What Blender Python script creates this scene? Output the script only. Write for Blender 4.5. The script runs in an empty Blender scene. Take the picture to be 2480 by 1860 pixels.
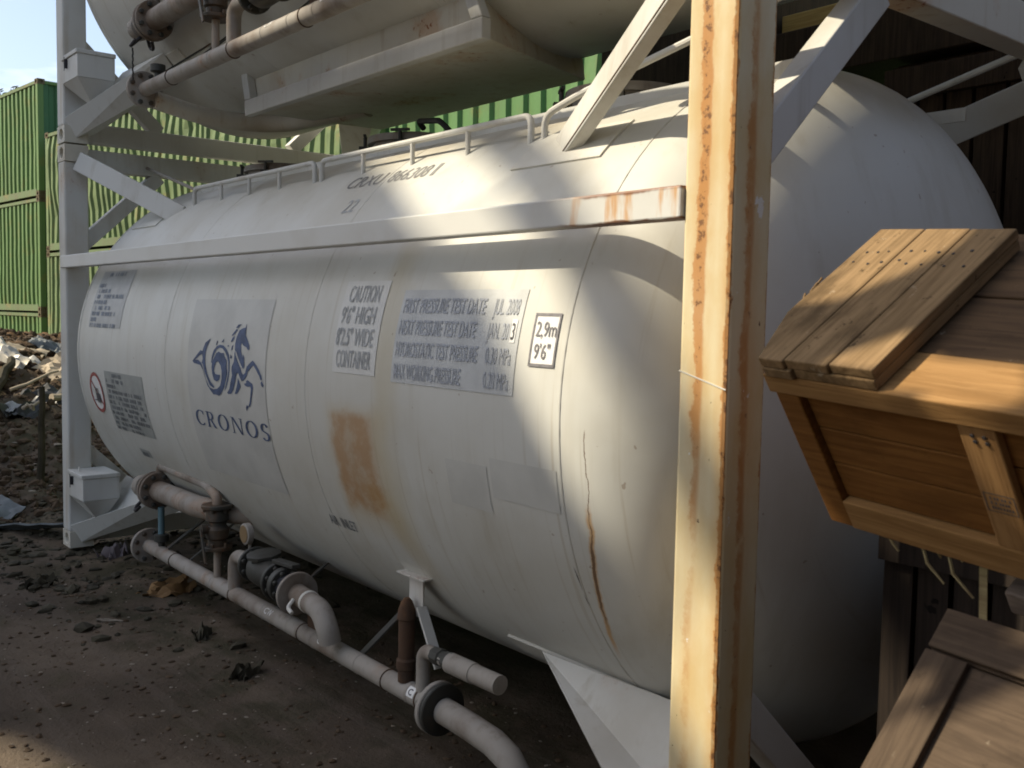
import bpy, bmesh, math, random
import numpy as np
from mathutils import Vector, Matrix
from mathutils.geometry import tessellate_polygon

R = math.radians
PI = math.pi
sc = bpy.context.scene
COL = sc.collection

# ------------------------------------------------------------------ camera, sky, sun, exposure
cd = bpy.data.cameras.new('camera')
cam = bpy.data.objects.new('camera', cd)
COL.objects.link(cam)
sc.camera = cam
cd.sensor_width = 36.0
cd.lens = 34.94
cd.clip_start = 0.05
cd.clip_end = 2000
CAMP = Vector((7.681, -2.05, 1.765))
yaw, pit, rol = .688, .072, .018
fw = Vector((-math.cos(yaw)*math.cos(pit), math.sin(yaw)*math.cos(pit), -math.sin(pit)))
rt = fw.cross(Vector((0, 0, 1))).normalized()
up = rt.cross(fw)
rt2 = rt*math.cos(rol) + up*math.sin(rol)
up2 = up*math.cos(rol) - rt*math.sin(rol)
cam.matrix_world = Matrix(((rt2.x, up2.x, -fw.x, CAMP.x), (rt2.y, up2.y, -fw.y, CAMP.y),
                           (rt2.z, up2.z, -fw.z, CAMP.z), (0, 0, 0, 1)))
cd.dof.use_dof = True
cd.dof.focus_distance = 5.6
cd.dof.aperture_fstop = 7.0

SUN_D = Vector((.90, 1.0, -1.15)).normalized()        # the way the light travels
w = bpy.data.worlds.new('World')
sc.world = w
w.use_nodes = True
wn, wl = w.node_tree.nodes, w.node_tree.links
for n in list(wn):
    wn.remove(n)
wo = wn.new('ShaderNodeOutputWorld')
bg = wn.new('ShaderNodeBackground')
sky = wn.new('ShaderNodeTexSky')
sky.sky_type = 'NISHITA'
sky.sun_disc = False
sky.sun_elevation = math.asin(-SUN_D.z)
sky.sun_rotation = math.atan2(-SUN_D.x, -SUN_D.y)
sky.air_density = 1.0
sky.dust_density = 1.8
sky.ozone_density = 1.0
bg.inputs['Strength'].default_value = 0.15
tc = wn.new('ShaderNodeTexCoord')
mp = wn.new('ShaderNodeMapping')
mp.inputs['Scale'].default_value = (3, 3, 14)
nz = wn.new('ShaderNodeTexNoise')
nz.inputs['Scale'].default_value = 2.2
nz.inputs['Detail'].default_value = 8
rp = wn.new('ShaderNodeValToRGB')
rp.color_ramp.elements[0].position = .56
rp.color_ramp.elements[0].color = (.12, .12, .12, 1)
rp.color_ramp.elements[1].position = .85
rp.color_ramp.elements[1].color = (1, 1, 1, 1)
mx = wn.new('ShaderNodeMix')
mx.data_type = 'RGBA'
mx.inputs[7].default_value = (7.5, 7.6, 7.8, 1)
wl.new(tc.outputs['Generated'], mp.inputs['Vector'])
wl.new(mp.outputs['Vector'], nz.inputs['Vector'])
wl.new(nz.outputs['Fac'], rp.inputs['Fac'])
wl.new(rp.outputs['Color'], mx.inputs[0])
wl.new(sky.outputs['Color'], mx.inputs[6])
wl.new(mx.outputs[2], bg.inputs['Color'])
wl.new(bg.outputs['Background'], wo.inputs['Surface'])

sl = bpy.data.lights.new('sun', 'SUN')
sl.energy = 5.0
sl.angle = R(.5)
sl.color = (1.0, .89, .68)
sun = bpy.data.objects.new('sun', sl)
COL.objects.link(sun)
sun.rotation_mode = 'QUATERNION'
sun.rotation_quaternion = SUN_D.to_track_quat('-Z', 'Y')
sun.location = (4, -8, 12)

sc.view_settings.view_transform = 'Standard'
sc.view_settings.look = 'None'
sc.view_settings.gamma = 1.0
sc.view_settings.use_curve_mapping = False
sc.view_settings.exposure = 0.42
sc.render.engine = 'CYCLES'
sc.cycles.use_denoising = True
sc.cycles.max_bounces = 6
sc.cycles.filter_width = 1.8

# ------------------------------------------------------------------ node helpers
class NT:
    def __init__(s, name):
        s.m = bpy.data.materials.new(name)
        s.m.use_nodes = True
        s.t = s.m.node_tree
        s.n, s.l = s.t.nodes, s.t.links
        s.p = s.n['Principled BSDF']
        s.tc = s.n.new('ShaderNodeTexCoord')
        s.obj = s.tc.outputs['Object']
        s.sep = None
    def put(s, sock, v):
        if isinstance(v, bpy.types.NodeSocket):
            s.l.new(v, sock)
        else:
            sock.default_value = v
    def math(s, op, a, b=0.0, c=0.0):
        n = s.n.new('ShaderNodeMath')
        n.operation = op
        s.put(n.inputs[0], a); s.put(n.inputs[1], b)
        if op in ('MULTIPLY_ADD',):
            s.put(n.inputs[2], c)
        return n.outputs[0]
    def xyz(s):
        if not s.sep:
            s.sep = s.n.new('ShaderNodeSeparateXYZ')
            s.l.new(s.obj, s.sep.inputs[0])
        return s.sep.outputs[0], s.sep.outputs[1], s.sep.outputs[2]
    def ss(s, v, a, b, inv=False):
        n = s.n.new('ShaderNodeMapRange')
        n.interpolation_type = 'SMOOTHSTEP'
        s.put(n.inputs[0], v)
        n.inputs[1].default_value = a
        n.inputs[2].default_value = b
        n.inputs[3].default_value = 1.0 if inv else 0.0
        n.inputs[4].default_value = 0.0 if inv else 1.0
        return n.outputs[0]
    def band(s, v, a0, a1, b0, b1):
        return s.math('MULTIPLY', s.ss(v, a0, a1), s.ss(v, b0, b1, True))
    def noise(s, scale=5, detail=5, rough=.55, stretch=(1, 1, 1), dist=0, off=(0, 0, 0), vec=None):
        mpn = s.n.new('ShaderNodeMapping')
        mpn.inputs['Scale'].default_value = stretch
        mpn.inputs['Location'].default_value = off
        s.l.new(vec or s.obj, mpn.inputs[0])
        nn = s.n.new('ShaderNodeTexNoise')
        nn.inputs['Scale'].default_value = scale
        nn.inputs['Detail'].default_value = detail
        nn.inputs['Roughness'].default_value = rough
        nn.inputs['Distortion'].default_value = dist
        s.l.new(mpn.outputs[0], nn.inputs['Vector'])
        return nn.outputs['Fac']
    def mix(s, f, a, b):
        n = s.n.new('ShaderNodeMix')
        n.data_type = 'RGBA'
        s.put(n.inputs[0], f)
        s.put(n.inputs[6], a if isinstance(a, bpy.types.NodeSocket) else tuple(a)+(1,))
        s.put(n.inputs[7], b if isinstance(b, bpy.types.NodeSocket) else tuple(b)+(1,))
        return n.outputs[2]
    def bump(s, h, strength=.3, dist=.01):
        b = s.n.new('ShaderNodeBump')
        b.inputs['Strength'].default_value = strength
        b.inputs['Distance'].default_value = dist
        s.l.new(h, b.inputs['Height'])
        s.l.new(b.outputs[0], s.p.inputs['Normal'])
    def done(s, col, rough=.6, metal=0.0, spec=.3):
        s.put(s.p.inputs['Base Color'], col if isinstance(col, bpy.types.NodeSocket) else tuple(col)+(1,))
        s.put(s.p.inputs['Roughness'], rough)
        s.put(s.p.inputs['Metallic'], metal)
        s.p.inputs['Specular IOR Level'].default_value = spec
        return s.m

RUST = (.23, .075, .018)
RUST2 = (.42, .19, .05)

def paint(name, base, dirt=(.30, .26, .19), amt=.45, rust=.25, streak=.35, rough=.55, spec=.25, sc_=1.6):
    t = NT(name)
    c = t.mix(t.math('MULTIPLY', t.ss(t.noise(sc_, 6), .42, .72), amt), base, dirt)
    st = t.math('MULTIPLY', t.ss(t.noise(2.2, 5, .6, (7, 7, .45)), .52, .75), streak)
    c = t.mix(st, c, dirt)
    sp = t.noise(38, 5, .6, off=(3, 1, 2))
    area = t.ss(t.noise(2.6, 4, .6, off=(7, 2, 5)), .56, .68)
    rm = t.math('MULTIPLY', t.ss(sp, .56, .68), t.math('MULTIPLY', area, rust*2))
    halo = t.math('MULTIPLY', area, rust*.55)
    c = t.mix(halo, c, RUST2)
    c = t.mix(rm, c, RUST)
    t.bump(t.noise(60, 4), .08, .004)
    return t.done(c, t.math('MULTIPLY_ADD', t.noise(12, 3), .25, rough-.1), 0, spec)

# ------------------------------------------------------------------ mesh helpers
class MB:
    def __init__(s):
        s.v, s.f = [], []
    def add(s, vs, fs):
        o = len(s.v)
        s.v += [tuple(p) for p in vs]
        s.f += [tuple(i+o for i in f) for f in fs]
        return s
    def box(s, x0, x1, y0, y1, z0, z1):
        vs = [(x0, y0, z0), (x1, y0, z0), (x1, y1, z0), (x0, y1, z0), (x0, y0, z1), (x1, y0, z1), (x1, y1, z1), (x0, y1, z1)]
        return s.add(vs, [(3, 2, 1, 0), (4, 5, 6, 7), (0, 1, 5, 4), (1, 2, 6, 5), (2, 3, 7, 6), (3, 0, 4, 7)])
    def hexa(s, b, t):              # bottom quad (ccw from above), top quad
        return s.add(list(b)+list(t), [(3, 2, 1, 0), (4, 5, 6, 7), (0, 1, 5, 4), (1, 2, 6, 5), (2, 3, 7, 6), (3, 0, 4, 7)])
    def obox(s, o, A, B, C):        # box from corner o along three vectors
        o, A, B, C = map(Vector, (o, A, B, C))
        b = [o, o+A, o+A+B, o+B]
        if A.cross(B).dot(C) < 0:
            b = [o, o+B, o+A+B, o+A]
        return s.hexa(b, [p+C for p in b])
    def bar(s, p, q, w_, h_, upv=(0, 0, 1)):
        p, q = Vector(p), Vector(q)
        d = q-p
        a = d.cross(Vector(upv)).normalized()
        b = a.cross(d).normalized()
        return s.obox(p-a*w_/2-b*h_/2, d, a*w_, b*h_)
    def tube(s, pts, r, seg=12, cap=True):
        pts = [Vector(p) for p in pts]
        n = len(pts)
        rs = r if isinstance(r, (list, tuple)) else [r]*n
        t0 = (pts[1]-pts[0]).normalized()
        a = t0.orthogonal().normalized()
        rings = []
        for i in range(n):
            t = (pts[min(i+1, n-1)]-pts[max(i-1, 0)]).normalized()
            a = (a - t*a.dot(t)).normalized()
            b = t.cross(a)
            rings.append([pts[i]+(a*math.cos(k*2*PI/seg)+b*math.sin(k*2*PI/seg))*rs[i] for k in range(seg)])
        fs = []
        for i in range(n-1):
            for k in range(seg):
                k2 = (k+1) % seg
                fs.append((i*seg+k, i*seg+k2, (i+1)*seg+k2, (i+1)*seg+k))
        if cap:
            fs.append(tuple(range(seg-1, -1, -1)))
            fs.append(tuple((n-1)*seg+k for k in range(seg)))
        return s.add([p for r_ in rings for p in r_], fs)
    def lathe(s, o, axis, prof, seg=24):    # prof: list of (distance along axis, radius)
        o, ax = Vector(o), Vector(axis).normalized()
        a = ax.orthogonal().normalized()
        b = ax.cross(a)
        vs = [o+ax*d+(a*math.cos(k*2*PI/seg)+b*math.sin(k*2*PI/seg))*r for d, r in prof for k in range(seg)]
        fs = []
        for i in range(len(prof)-1):
            for k in range(seg):
                k2 = (k+1) % seg
                fs.append((i*seg+k, i*seg+k2, (i+1)*seg+k2, (i+1)*seg+k))
        fs.append(tuple(range(seg-1, -1, -1)))
        fs.append(tuple((len(prof)-1)*seg+k for k in range(seg)))
        return s.add(vs, fs)
    def disc(s, o, axis, r, th, seg=24):
        e = min(.004, th*.2)
        return s.lathe(Vector(o)-Vector(axis).normalized()*th/2, axis, [(0, r-e), (e, r), (th-e, r), (th, r-e)], seg)
    def bolts(s, o, axis, rad, n, br, th):
        o, ax = Vector(o), Vector(axis).normalized()
        a = ax.orthogonal().normalized()
        b = ax.cross(a)
        for k in range(n):
            an = (k+.5)*2*PI/n
            s.disc(o+(a*math.cos(an)+b*math.sin(an))*rad, ax, br, th, 6)
        return s

def fillet(pts, rad, n=5):
    pts = [Vector(p) for p in pts]
    out = [pts[0]]
    for i in range(1, len(pts)-1):
        a, b, c = pts[i-1], pts[i], pts[i+1]
        r = min(rad, (a-b).length*.49, (c-b).length*.49)
        p, q = b+(a-b).normalized()*r, b+(c-b).normalized()*r
        for k in range(n+1):
            u = k/n
            out.append(p*(1-u)**2+b*2*u*(1-u)+q*u*u)
    out.append(pts[-1])
    return out

def link(o, parent=None):
    COL.objects.link(o)
    if parent:
        o.parent = parent
    return o

def obj(name, mb, mat, parent=None, smooth=35, bevel=0.0, label=None, fix=True):
    me = bpy.data.meshes.new(name)
    me.from_pydata(mb.v, [], mb.f)
    if fix:
        bm = bmesh.new()
        bm.from_mesh(me)
        bmesh.ops.recalc_face_normals(bm, faces=bm.faces)
        bm.to_mesh(me)
        bm.free()
    me.materials.append(mat)
    if smooth:
        me.shade_smooth()
        me.set_sharp_from_angle(angle=R(smooth))
    o = link(bpy.data.objects.new(name, me), parent)
    if bevel:
        b = o.modifiers.new('bevel', 'BEVEL')
        b.width = bevel
        b.segments = 2
        b.limit_method = 'ANGLE'
        b.angle_limit = R(40)
    if label:
        o['label'] = label
    return o

def thing(name, label, cat, loc=(0, 0, 0), group=None):
    o = link(bpy.data.objects.new(name, None))
    o.location = loc
    o.empty_display_size = .3
    return tag(o, label, cat, group)

def tag(o, label, cat, group=None):
    o['label'] = label
    o['category'] = cat
    if group:
        o['group'] = group
    return o

def kids(o):
    return [c for c in o.children]

def copy_tree(o, parent=None, skip=()):
    c = o.copy()
    COL.objects.link(c)
    c.parent = parent
    for ch in list(o.children):
        if ch.name.split('.')[0] not in skip:
            copy_tree(ch, c, skip)
    return c

# ------------------------------------------------------------------ numpy value noise
_rs = np.random.RandomState(7)
_LAT = _rs.rand(256, 256)
def vnoise(x, y):
    xi, yi = np.floor(x).astype(int), np.floor(y).astype(int)
    fx, fy = x-xi, y-yi
    fx = fx*fx*(3-2*fx); fy = fy*fy*(3-2*fy)
    g = lambda a, b: _LAT[a % 256, b % 256]
    return (g(xi, yi)*(1-fx)+g(xi+1, yi)*fx)*(1-fy)+(g(xi, yi+1)*(1-fx)+g(xi+1, yi+1)*fx)*fy
def fbm(x, y, oct_=5):
    s, a = 0, 1.0
    for i in range(oct_):
        s = s+a*(vnoise(x*2**i+17.3*i, y*2**i-9.1*i)-.5)
        a *= .5
    return s
def sst(t):
    t = np.clip(t, 0, 1)
    return t*t*(3-2*t)
def H(x, y):
    return 1.2*sst((-1.0-x)/6.5)*sst((7.5-abs(y-1.5))/3.5)*(1-.45*sst((-10-x)/6))
def ground_z(x, y):
    x = np.asarray(x, float); y = np.asarray(y, float)
    h = H(x, y)
    heap = sst((-.6-x)/2.5)*sst((7.5-abs(y-1.5))/3.5)
    mid = sst((2.6-x)/3.0)*sst((y+.75)/.5)*(1-heap)
    near = sst((12-abs(x))/4)*sst((9-abs(y))/3)
    n = fbm(x*1.1, y*1.1, 6)
    n2 = fbm(x*4.3+5, y*4.3, 4)
    return h + heap*(.20*n+.13*n2+.07*fbm(x*11, y*11, 3)) + mid*(.05*fbm(x*2.2, y*2.2, 4)+.05*n2) + near*(.014*n2+.02*fbm(x*.8, y*.8, 3)+.012*fbm(x*.6+3, y*6.5, 3)+.008*fbm(x*13, y*13, 3)) - .02

# ------------------------------------------------------------------ materials
def mat_tank():
    t = NT('tank paint')
    x, y, z = t.xyz()
    base, dirt = (.56, .555, .51), (.38, .345, .265)
    c = t.mix(t.math('MULTIPLY', t.ss(t.noise(1.3, 6), .42, .72), .4), base, dirt)
    st = t.math('MULTIPLY', t.ss(t.noise(1.6, 5, .6, (5, 5, .35)), .5, .78), .35)
    c = t.mix(st, c, dirt)
    # yellow run between the two blocks of lettering
    xw = t.math('MULTIPLY_ADD', t.noise(3, 4, .6), .22, x)
    yb = t.math('MULTIPLY', t.band(xw, 4.38, 4.47, 4.5, 4.66), t.band(z, .6, .95, 1.95, 2.3))
    yb = t.math('MULTIPLY', yb, t.ss(y, 1.2, .9))
    c = t.mix(t.math('MULTIPLY', yb, .36), c, (.44, .36, .19))
    # top: weathered, brownish walkway side
    tp = t.math('MULTIPLY', t.ss(z, 2.38, 2.56), t.ss(t.noise(2.0, 5), .3, .65))
    c = t.mix(t.math('MULTIPLY', tp, .6), c, (.27, .21, .12))
    # the big rust patch with its tail
    xr = t.math('MULTIPLY_ADD', t.noise(9, 5, .6), .10, x)
    zr = t.math('MULTIPLY_ADD', t.noise(9, 5, .6, off=(4, 4, 4)), .10, z)
    rx = t.band(xr, 3.995, 4.06, 4.30, 4.40)
    rz = t.band(zr, .93, 1.04, 1.36, 1.42)
    rp = t.math('MULTIPLY', rx, rz)
    xt = t.math('MULTIPLY_ADD', z, .62, xr)                # tail slants down to the right
    tl = t.math('MULTIPLY', t.band(xt, 4.80, 4.90, 4.96, 5.08), t.band(z, .55, .80, 1.02, 1.12))
    fr = t.ss(y, 1.3, 1.0)
    c = t.mix(t.math('MULTIPLY', t.math('MULTIPLY', t.band(xr, 3.94, 4.06, 4.36, 4.50), t.band(zr, .80, 1.0, 1.38, 1.47)), .35), c, (.46, .33, .13))
    c = t.mix(t.math('MULTIPLY', t.math('MULTIPLY', rp, fr), t.math('MULTIPLY_ADD', t.ss(t.noise(11, 7, .72), .34, .58), .40, .52)), c, (.37, .185, .055))
    c = t.mix(t.math('MULTIPLY', t.math('MULTIPLY', tl, fr), .20), c, (.42, .31, .14))
    # the long scratch beside the near end seam
    bend = t.math('MULTIPLY', t.math('MAXIMUM', t.math('SUBTRACT', 1.08, z), 0.0), -.17)
    xc = t.math('ADD', t.math('ADD', bend, 5.522), t.math('MULTIPLY', t.math('SUBTRACT', t.noise(7, 4, .6, (.01, .01, 1)), .5), .045))
    ds = t.math('ABSOLUTE', t.math('SUBTRACT', x, xc))
    dn = t.math('MULTIPLY_ADD', t.noise(26, 4, .7), .012, ds)
    halo = t.math('MULTIPLY', t.ss(dn, .010, .022, True), t.band(z, .62, .72, 1.12, 1.2))
    c = t.mix(t.math('MULTIPLY', t.math('MULTIPLY', halo, fr), .75), c, (.48, .26, .07))
    wid = t.math('MULTIPLY_ADD', t.band(z, .78, .86, 1.0, 1.1),   .0045, .0032)
    core = t.math('LESS_THAN', t.math('MULTIPLY_ADD', t.noise(30, 4, .7), .007, t.math('ABSOLUTE', t.math('SUBTRACT', x, xc))), t.math('ADD', wid, .002))
    core = t.math('MULTIPLY', t.math('MULTIPLY', core, t.band(z, .74, .8, 1.40, 1.42)), fr)
    c = t.mix(t.math('MULTIPLY', core, .85), c, (.13, .075, .045))
    # small second scrape
    ds2 = t.math('ABSOLUTE', t.math('SUBTRACT', x, t.math('MULTIPLY_ADD', z, -.13, 5.53)))
    c2 = t.math('MULTIPLY', t.math('LESS_THAN', t.math('MULTIPLY_ADD', t.noise(30, 3), .008, ds2), .0065), t.band(z, .82, .86, .93, .97))
    c = t.mix(t.math('MULTIPLY', c2, fr), c, (.07, .06, .05))
    # specks
    c = t.mix(t.math('MULTIPLY', t.ss(t.noise(26, 2, .5), .73, .76), .5), c, (.2, .12, .06))
    # grime runs below the rail and thin drips
    dr = t.math('MULTIPLY', t.ss(t.noise(3.0, 5, .65, (9, .3, .22), off=(2, 0, 6)), .56, .70), t.band(z, .3, .9, 1.75, 2.12))
    c = t.mix(t.math('MULTIPLY', dr, .38), c, (.33, .27, .17))
    bl = t.math('MULTIPLY', t.ss(t.noise(.9, 5, .6, off=(8, 3, 1)), .50, .66), .28)
    c = t.mix(bl, c, (.45, .425, .36))
    t.bump(t.math('ADD', t.noise(1.6, 3), t.math('MULTIPLY', t.noise(14, 4), .08)), .22, .020)
    return t.done(c, t.math('MULTIPLY_ADD', t.noise(5, 5, .6), .35, .33), 0, .3)

def mat_post():
    t = NT('rusty post paint')
    x, y, z = t.xyz()
    grime = t.noise(2.2, 6, .65, (1.6, 1.6, .9), off=(6, 2, 2))
    c = t.mix(t.math('MULTIPLY', t.ss(grime, .40, .68), .75), (.63, .545, .355), (.56, .42, .20))
    fine = t.noise(9, 8, .75, (1, 1, .8), off=(2, 4, 1))
    wob = t.math('MULTIPLY', t.math('SUBTRACT', t.noise(1.6, 5, .6, (3, 3, 1)), .5), .035)
    fl = t.math('MULTIPLY', t.math('SUBTRACT', fine, .5), .06)
    xw = t.math('ADD', t.math('ADD', x, wob), fl)
    yw = t.math('ADD', t.math('ADD', y, wob), fl)
    front = t.math('LESS_THAN', y, .006)
    side = t.math('SUBTRACT', 1.0, front)
    hi = t.ss(z, .9, 2.0)
    run = t.math('MULTIPLY', t.band(xw, 5.928, 5.952, 5.962, 5.994), t.math('MULTIPLY_ADD', hi, .6, .4))
    halo = t.math('MULTIPLY', t.band(x, 5.905, 5.955, 5.960, 6.030), t.math('MULTIPLY_ADD', hi, .5, .3))
    redge = t.ss(xw, 6.034, 6.056)
    ledge = t.ss(xw, 5.905, 5.893)
    srun = t.band(yw, .045, .068, .080, .108)
    shalo = t.band(y, .02, .07, .08, .14)
    sedge = t.ss(yw, .146, .160)
    sfront = t.ss(yw, .012, .002)
    soft = t.math('MAXIMUM', t.math('MULTIPLY', front, t.math('MAXIMUM', halo, t.math('MULTIPLY', t.ss(x, 6.0, 6.055), .8))), t.math('MULTIPLY', side, t.math('MULTIPLY', shalo, .55)))
    c = t.mix(t.math('MULTIPLY', t.math('MULTIPLY', soft, t.ss(t.noise(3.5, 7, .7, (2, 2, .7), off=(5, 5, 5)), .30, .62)), .85), c, (.50, .28, .09))
    hard = t.math('MAXIMUM', t.math('MULTIPLY', front, t.math('MAXIMUM', run, t.math('MAXIMUM', redge, t.math('MULTIPLY', ledge, .6)))),
                  t.math('MULTIPLY', side, t.math('MAXIMUM', t.math('MULTIPLY', srun, .6), t.math('MAXIMUM', t.math('MULTIPLY', sedge, .75), sfront))))
    hm = t.ss(t.math('MULTIPLY_ADD', fine, .9, t.math('MULTIPLY', hard, .75)), .66, 1.02)
    c = t.mix(t.math('MULTIPLY', hm, .78), c, (.41, .170, .036))
    pit = t.ss(t.math('MULTIPLY_ADD', t.noise(26, 8, .75, off=(3, 3, 3)), 1.0, t.math('MULTIPLY', hard, .28)), .78, .84)
    c = t.mix(t.math('MULTIPLY', pit, .8), c, (.10, .042, .018))
    # flaked chips, some down to bright primer, some to dark steel
    chip = t.ss(t.noise(11, 7, .7, (1, 1, .8), off=(9, 1, 3)), .655, .668)
    c = t.mix(chip, c, (.70, .68, .62))
    dk = t.ss(t.noise(19, 6, .7, (1, 1, .7), off=(1, 6, 3)), .675, .69)
    c = t.mix(dk, c, (.11, .055, .03))
    dent = t.noise(5, 4, .6, (1, 1, .6), off=(4, 7, 7))
    hgt = t.math('ADD', t.math('MULTIPLY', dent, 1.2), t.math('ADD', t.math('MULTIPLY', fine, .35), t.math('MULTIPLY', chip, -.25)))
    t.bump(hgt, .35, .006)
    return t.done(c, t.math('MULTIPLY_ADD', hm, .3, .42), 0, .35)

M = {}
M['tank'] = mat_tank()
M['post'] = mat_post()
M['frame'] = paint('frame paint', (.56, .555, .52), rust=.18, amt=.4)
M['frame_rusty'] = paint('rusty frame paint', (.55, .52, .44), (.34, .25, .14), .6, .75, .5)
M['frame_streaked'] = paint('streaked post paint', (.55, .545, .51), (.36, .27, .16), .5, .30, .55)
M['pipe'] = paint('pipe paint', (.31, .285, .25), (.14, .10, .07), .95, .32, .55, .65, .2, 3.2)
M['greasy'] = paint('greasy cast metal', (.048, .047, .040), (.030, .027, .020), .6, .25, .3, .55, .35, 6)
M['rusty'] = paint('rusted iron', (.090, .055, .036), (.042, .032, .025), .7, .5, .3, .8, .15, 8)
M['black'] = paint('black latch', (.03, .03, .035), (.05, .04, .03), .4, .1, 0, .5)
M['blue'] = paint('faded blue hose', (.13, .24, .28), (.1, .11, .10), .4, .0, .2, .6)
M['brass'] = paint('gauge face', (.22, .15, .075), (.15, .1, .06), .5, .2, 0, .5)
M['green'] = paint('yellow green container paint', (.115, .20, .068), (.10, .15, .055), .45, .22, .5, .6, .2, 1.2)
M['green2'] = paint('green container paint', (.11, .225, .08), (.11, .165, .065), .45, .22, .5, .6, .2, 1.2)
M['green_pale'] = paint('faded container paint', (.155, .215, .095), (.09, .125, .058), .6, .35, .6, .65, .2, 1.8)
M['green_end'] = paint('dark green container paint', (.055, .135, .065), (.045, .09, .045), .45, .2, .3, .6, .2, 1.2)
M['railrust'] = paint('container rail paint', (.125, .175, .08), (.13, .12, .07), .6, .35, .4, .7)
M['castrust'] = paint('corner casting rust', (.12, .10, .06), (.10, .07, .05), .6, .6, .3, .8, .15, 5)

def wood(name, base, dark, grain=(1, 26, 26), sc_=2.0, knots=True, rough=.75, axis='x'):
    t = NT(name)
    g = t.noise(sc_, 6, .6, grain, 1.2)
    c = t.mix(t.ss(g, .32, .7), base, dark)
    c = t.mix(t.math('MULTIPLY', t.ss(t.noise(5, 5), .5, .75), .5), c, tuple(v*.55 for v in dark))
    if knots:
        c = t.mix(t.ss(t.noise(16, 3, .5, off=(4, 2, 8)), .70, .745), c, tuple(v*.35 for v in dark))
    t.bump(g, .25, .004)
    return t.done(c, rough, 0, .15)
M['wood_plank'] = wood('weathered plank wood', (.40, .29, .155), (.26, .17, .085))
M['wood_ply'] = wood('orange plywood', (.30, .14, .045), (.20, .085, .025), (1.5, 10, 10))
M['wood_batten'] = wood('pale batten wood', (.40, .25, .12), (.29, .165, .075))
M['wood_grey'] = wood('grey board wood', (.25, .20, .165), (.15, .12, .10))
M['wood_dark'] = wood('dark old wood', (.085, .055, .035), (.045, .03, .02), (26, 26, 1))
M['wood_black'] = wood('shade black crate wood', (.030, .022, .017), (.016, .012, .010), (26, 26, 1))  # near-black puts the deep shade beside the tank end into the wood colour
M['wood_sunlit'] = wood('sunlit yellow timber', (.62, .44, .17), (.46, .29, .10))  # light yellow puts sunlight on the shaded timber into its colour
M['frayed'] = wood('frayed strap', (.36, .30, .16), (.25, .19, .1))

def soil():
    t = NT('soil')
    c = t.mix(t.ss(t.noise(.9, 6), .38, .66), (.135, .104, .075), (.080, .061, .044))
    c = t.mix(t.math('MULTIPLY', t.ss(t.noise(5, 6, .65), .5, .72), .7), c, (.085, .062, .042))
    c = t.mix(t.math('MULTIPLY', t.ss(t.noise(2.3, 5, off=(5, 5, 0)), .52, .7), .5), c, (.055, .052, .026))
    x, y, z = t.xyz()
    hp = t.math('MULTIPLY', t.ss(z, .35, .9), t.ss(t.noise(1.4, 5), .3, .6))
    c = t.mix(t.math('MULTIPLY', hp, .85), c, (.155, .090, .045))
    mo = t.math('MULTIPLY', t.band(t.math('MULTIPLY_ADD', t.noise(1.8, 5), .9, y), -.15, .35, 1.2, 2.0), t.ss(t.noise(3.2, 6, .65, off=(3, 9, 0)), .40, .62))
    c = t.mix(t.math('MULTIPLY', mo, .75), c, (.040, .038, .020))
    wet = t.ss(t.noise(.7, 5, .6, (.5, 1.6, 1), off=(1, 2, 0)), .50, .62)
    c = t.mix(t.math('MULTIPLY', wet, .45), c, (.060, .046, .034))
    rut = t.ss(t.noise(1.2, 4, .6, (.25, 5, 1), off=(2, 2, 0)), .52, .64)
    c = t.mix(t.math('MULTIPLY', rut, .35), c, (.125, .10, .078))
    c = t.mix(t.ss(t.noise(55, 3, .5), .72, .78), c, (.17, .14, .11))
    t.bump(t.noise(34, 8, .7), .7, .02)
    return t.done(c, .95, 0, .1)
M['soil'] = soil()
def flat(name, col, var=.25, rough=.7, metal=0, sc_=7, spec=.25, bump=.2):
    t = NT(name)
    c = t.mix(t.math('MULTIPLY', t.ss(t.noise(sc_, 6), .35, .7), 1), col, tuple(v*(1-var) for v in col))
    t.bump(t.noise(sc_*4, 5), bump, .006)
    return t.done(c, rough, metal, spec)
M['clod'] = flat('earth clods', (.090, .060, .036), .5, .95)
M['moss'] = flat('dark mossy muck', (.058, .050, .032), .5, .95)
M['chip'] = flat('pale chips', (.26, .22, .17), .4, .8)
M['card'] = flat('pale cardboard', (.40, .33, .235), .2, .8)
M['foil'] = flat('crumpled foil', (.50, .47, .41), .3, .5, .35)
M['tarp'] = flat('dark plastic sheet', (.055, .055, .052), .5, .4)
M['sheet'] = flat('galvanised offcut', (.15, .165, .17), .4, .6, .15)
M['leaf'] = flat('brown card scrap', (.22, .125, .05), .4, .8)
M['bag'] = flat('pinkish plastic scrap', (.20, .165, .165), .3, .5)
M['white'] = flat('white painted scrap', (.34, .34, .33), .2, .6)
M['twig'] = flat('dry stalk', (.06, .05, .03), .4, .9)
M['concrete'] = flat('stained render', (.26, .27, .28), .4, .9, 0, .6)
M['galv'] = flat('galvanised pipe', (.4, .41, .42), .3, .5, .4)
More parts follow.
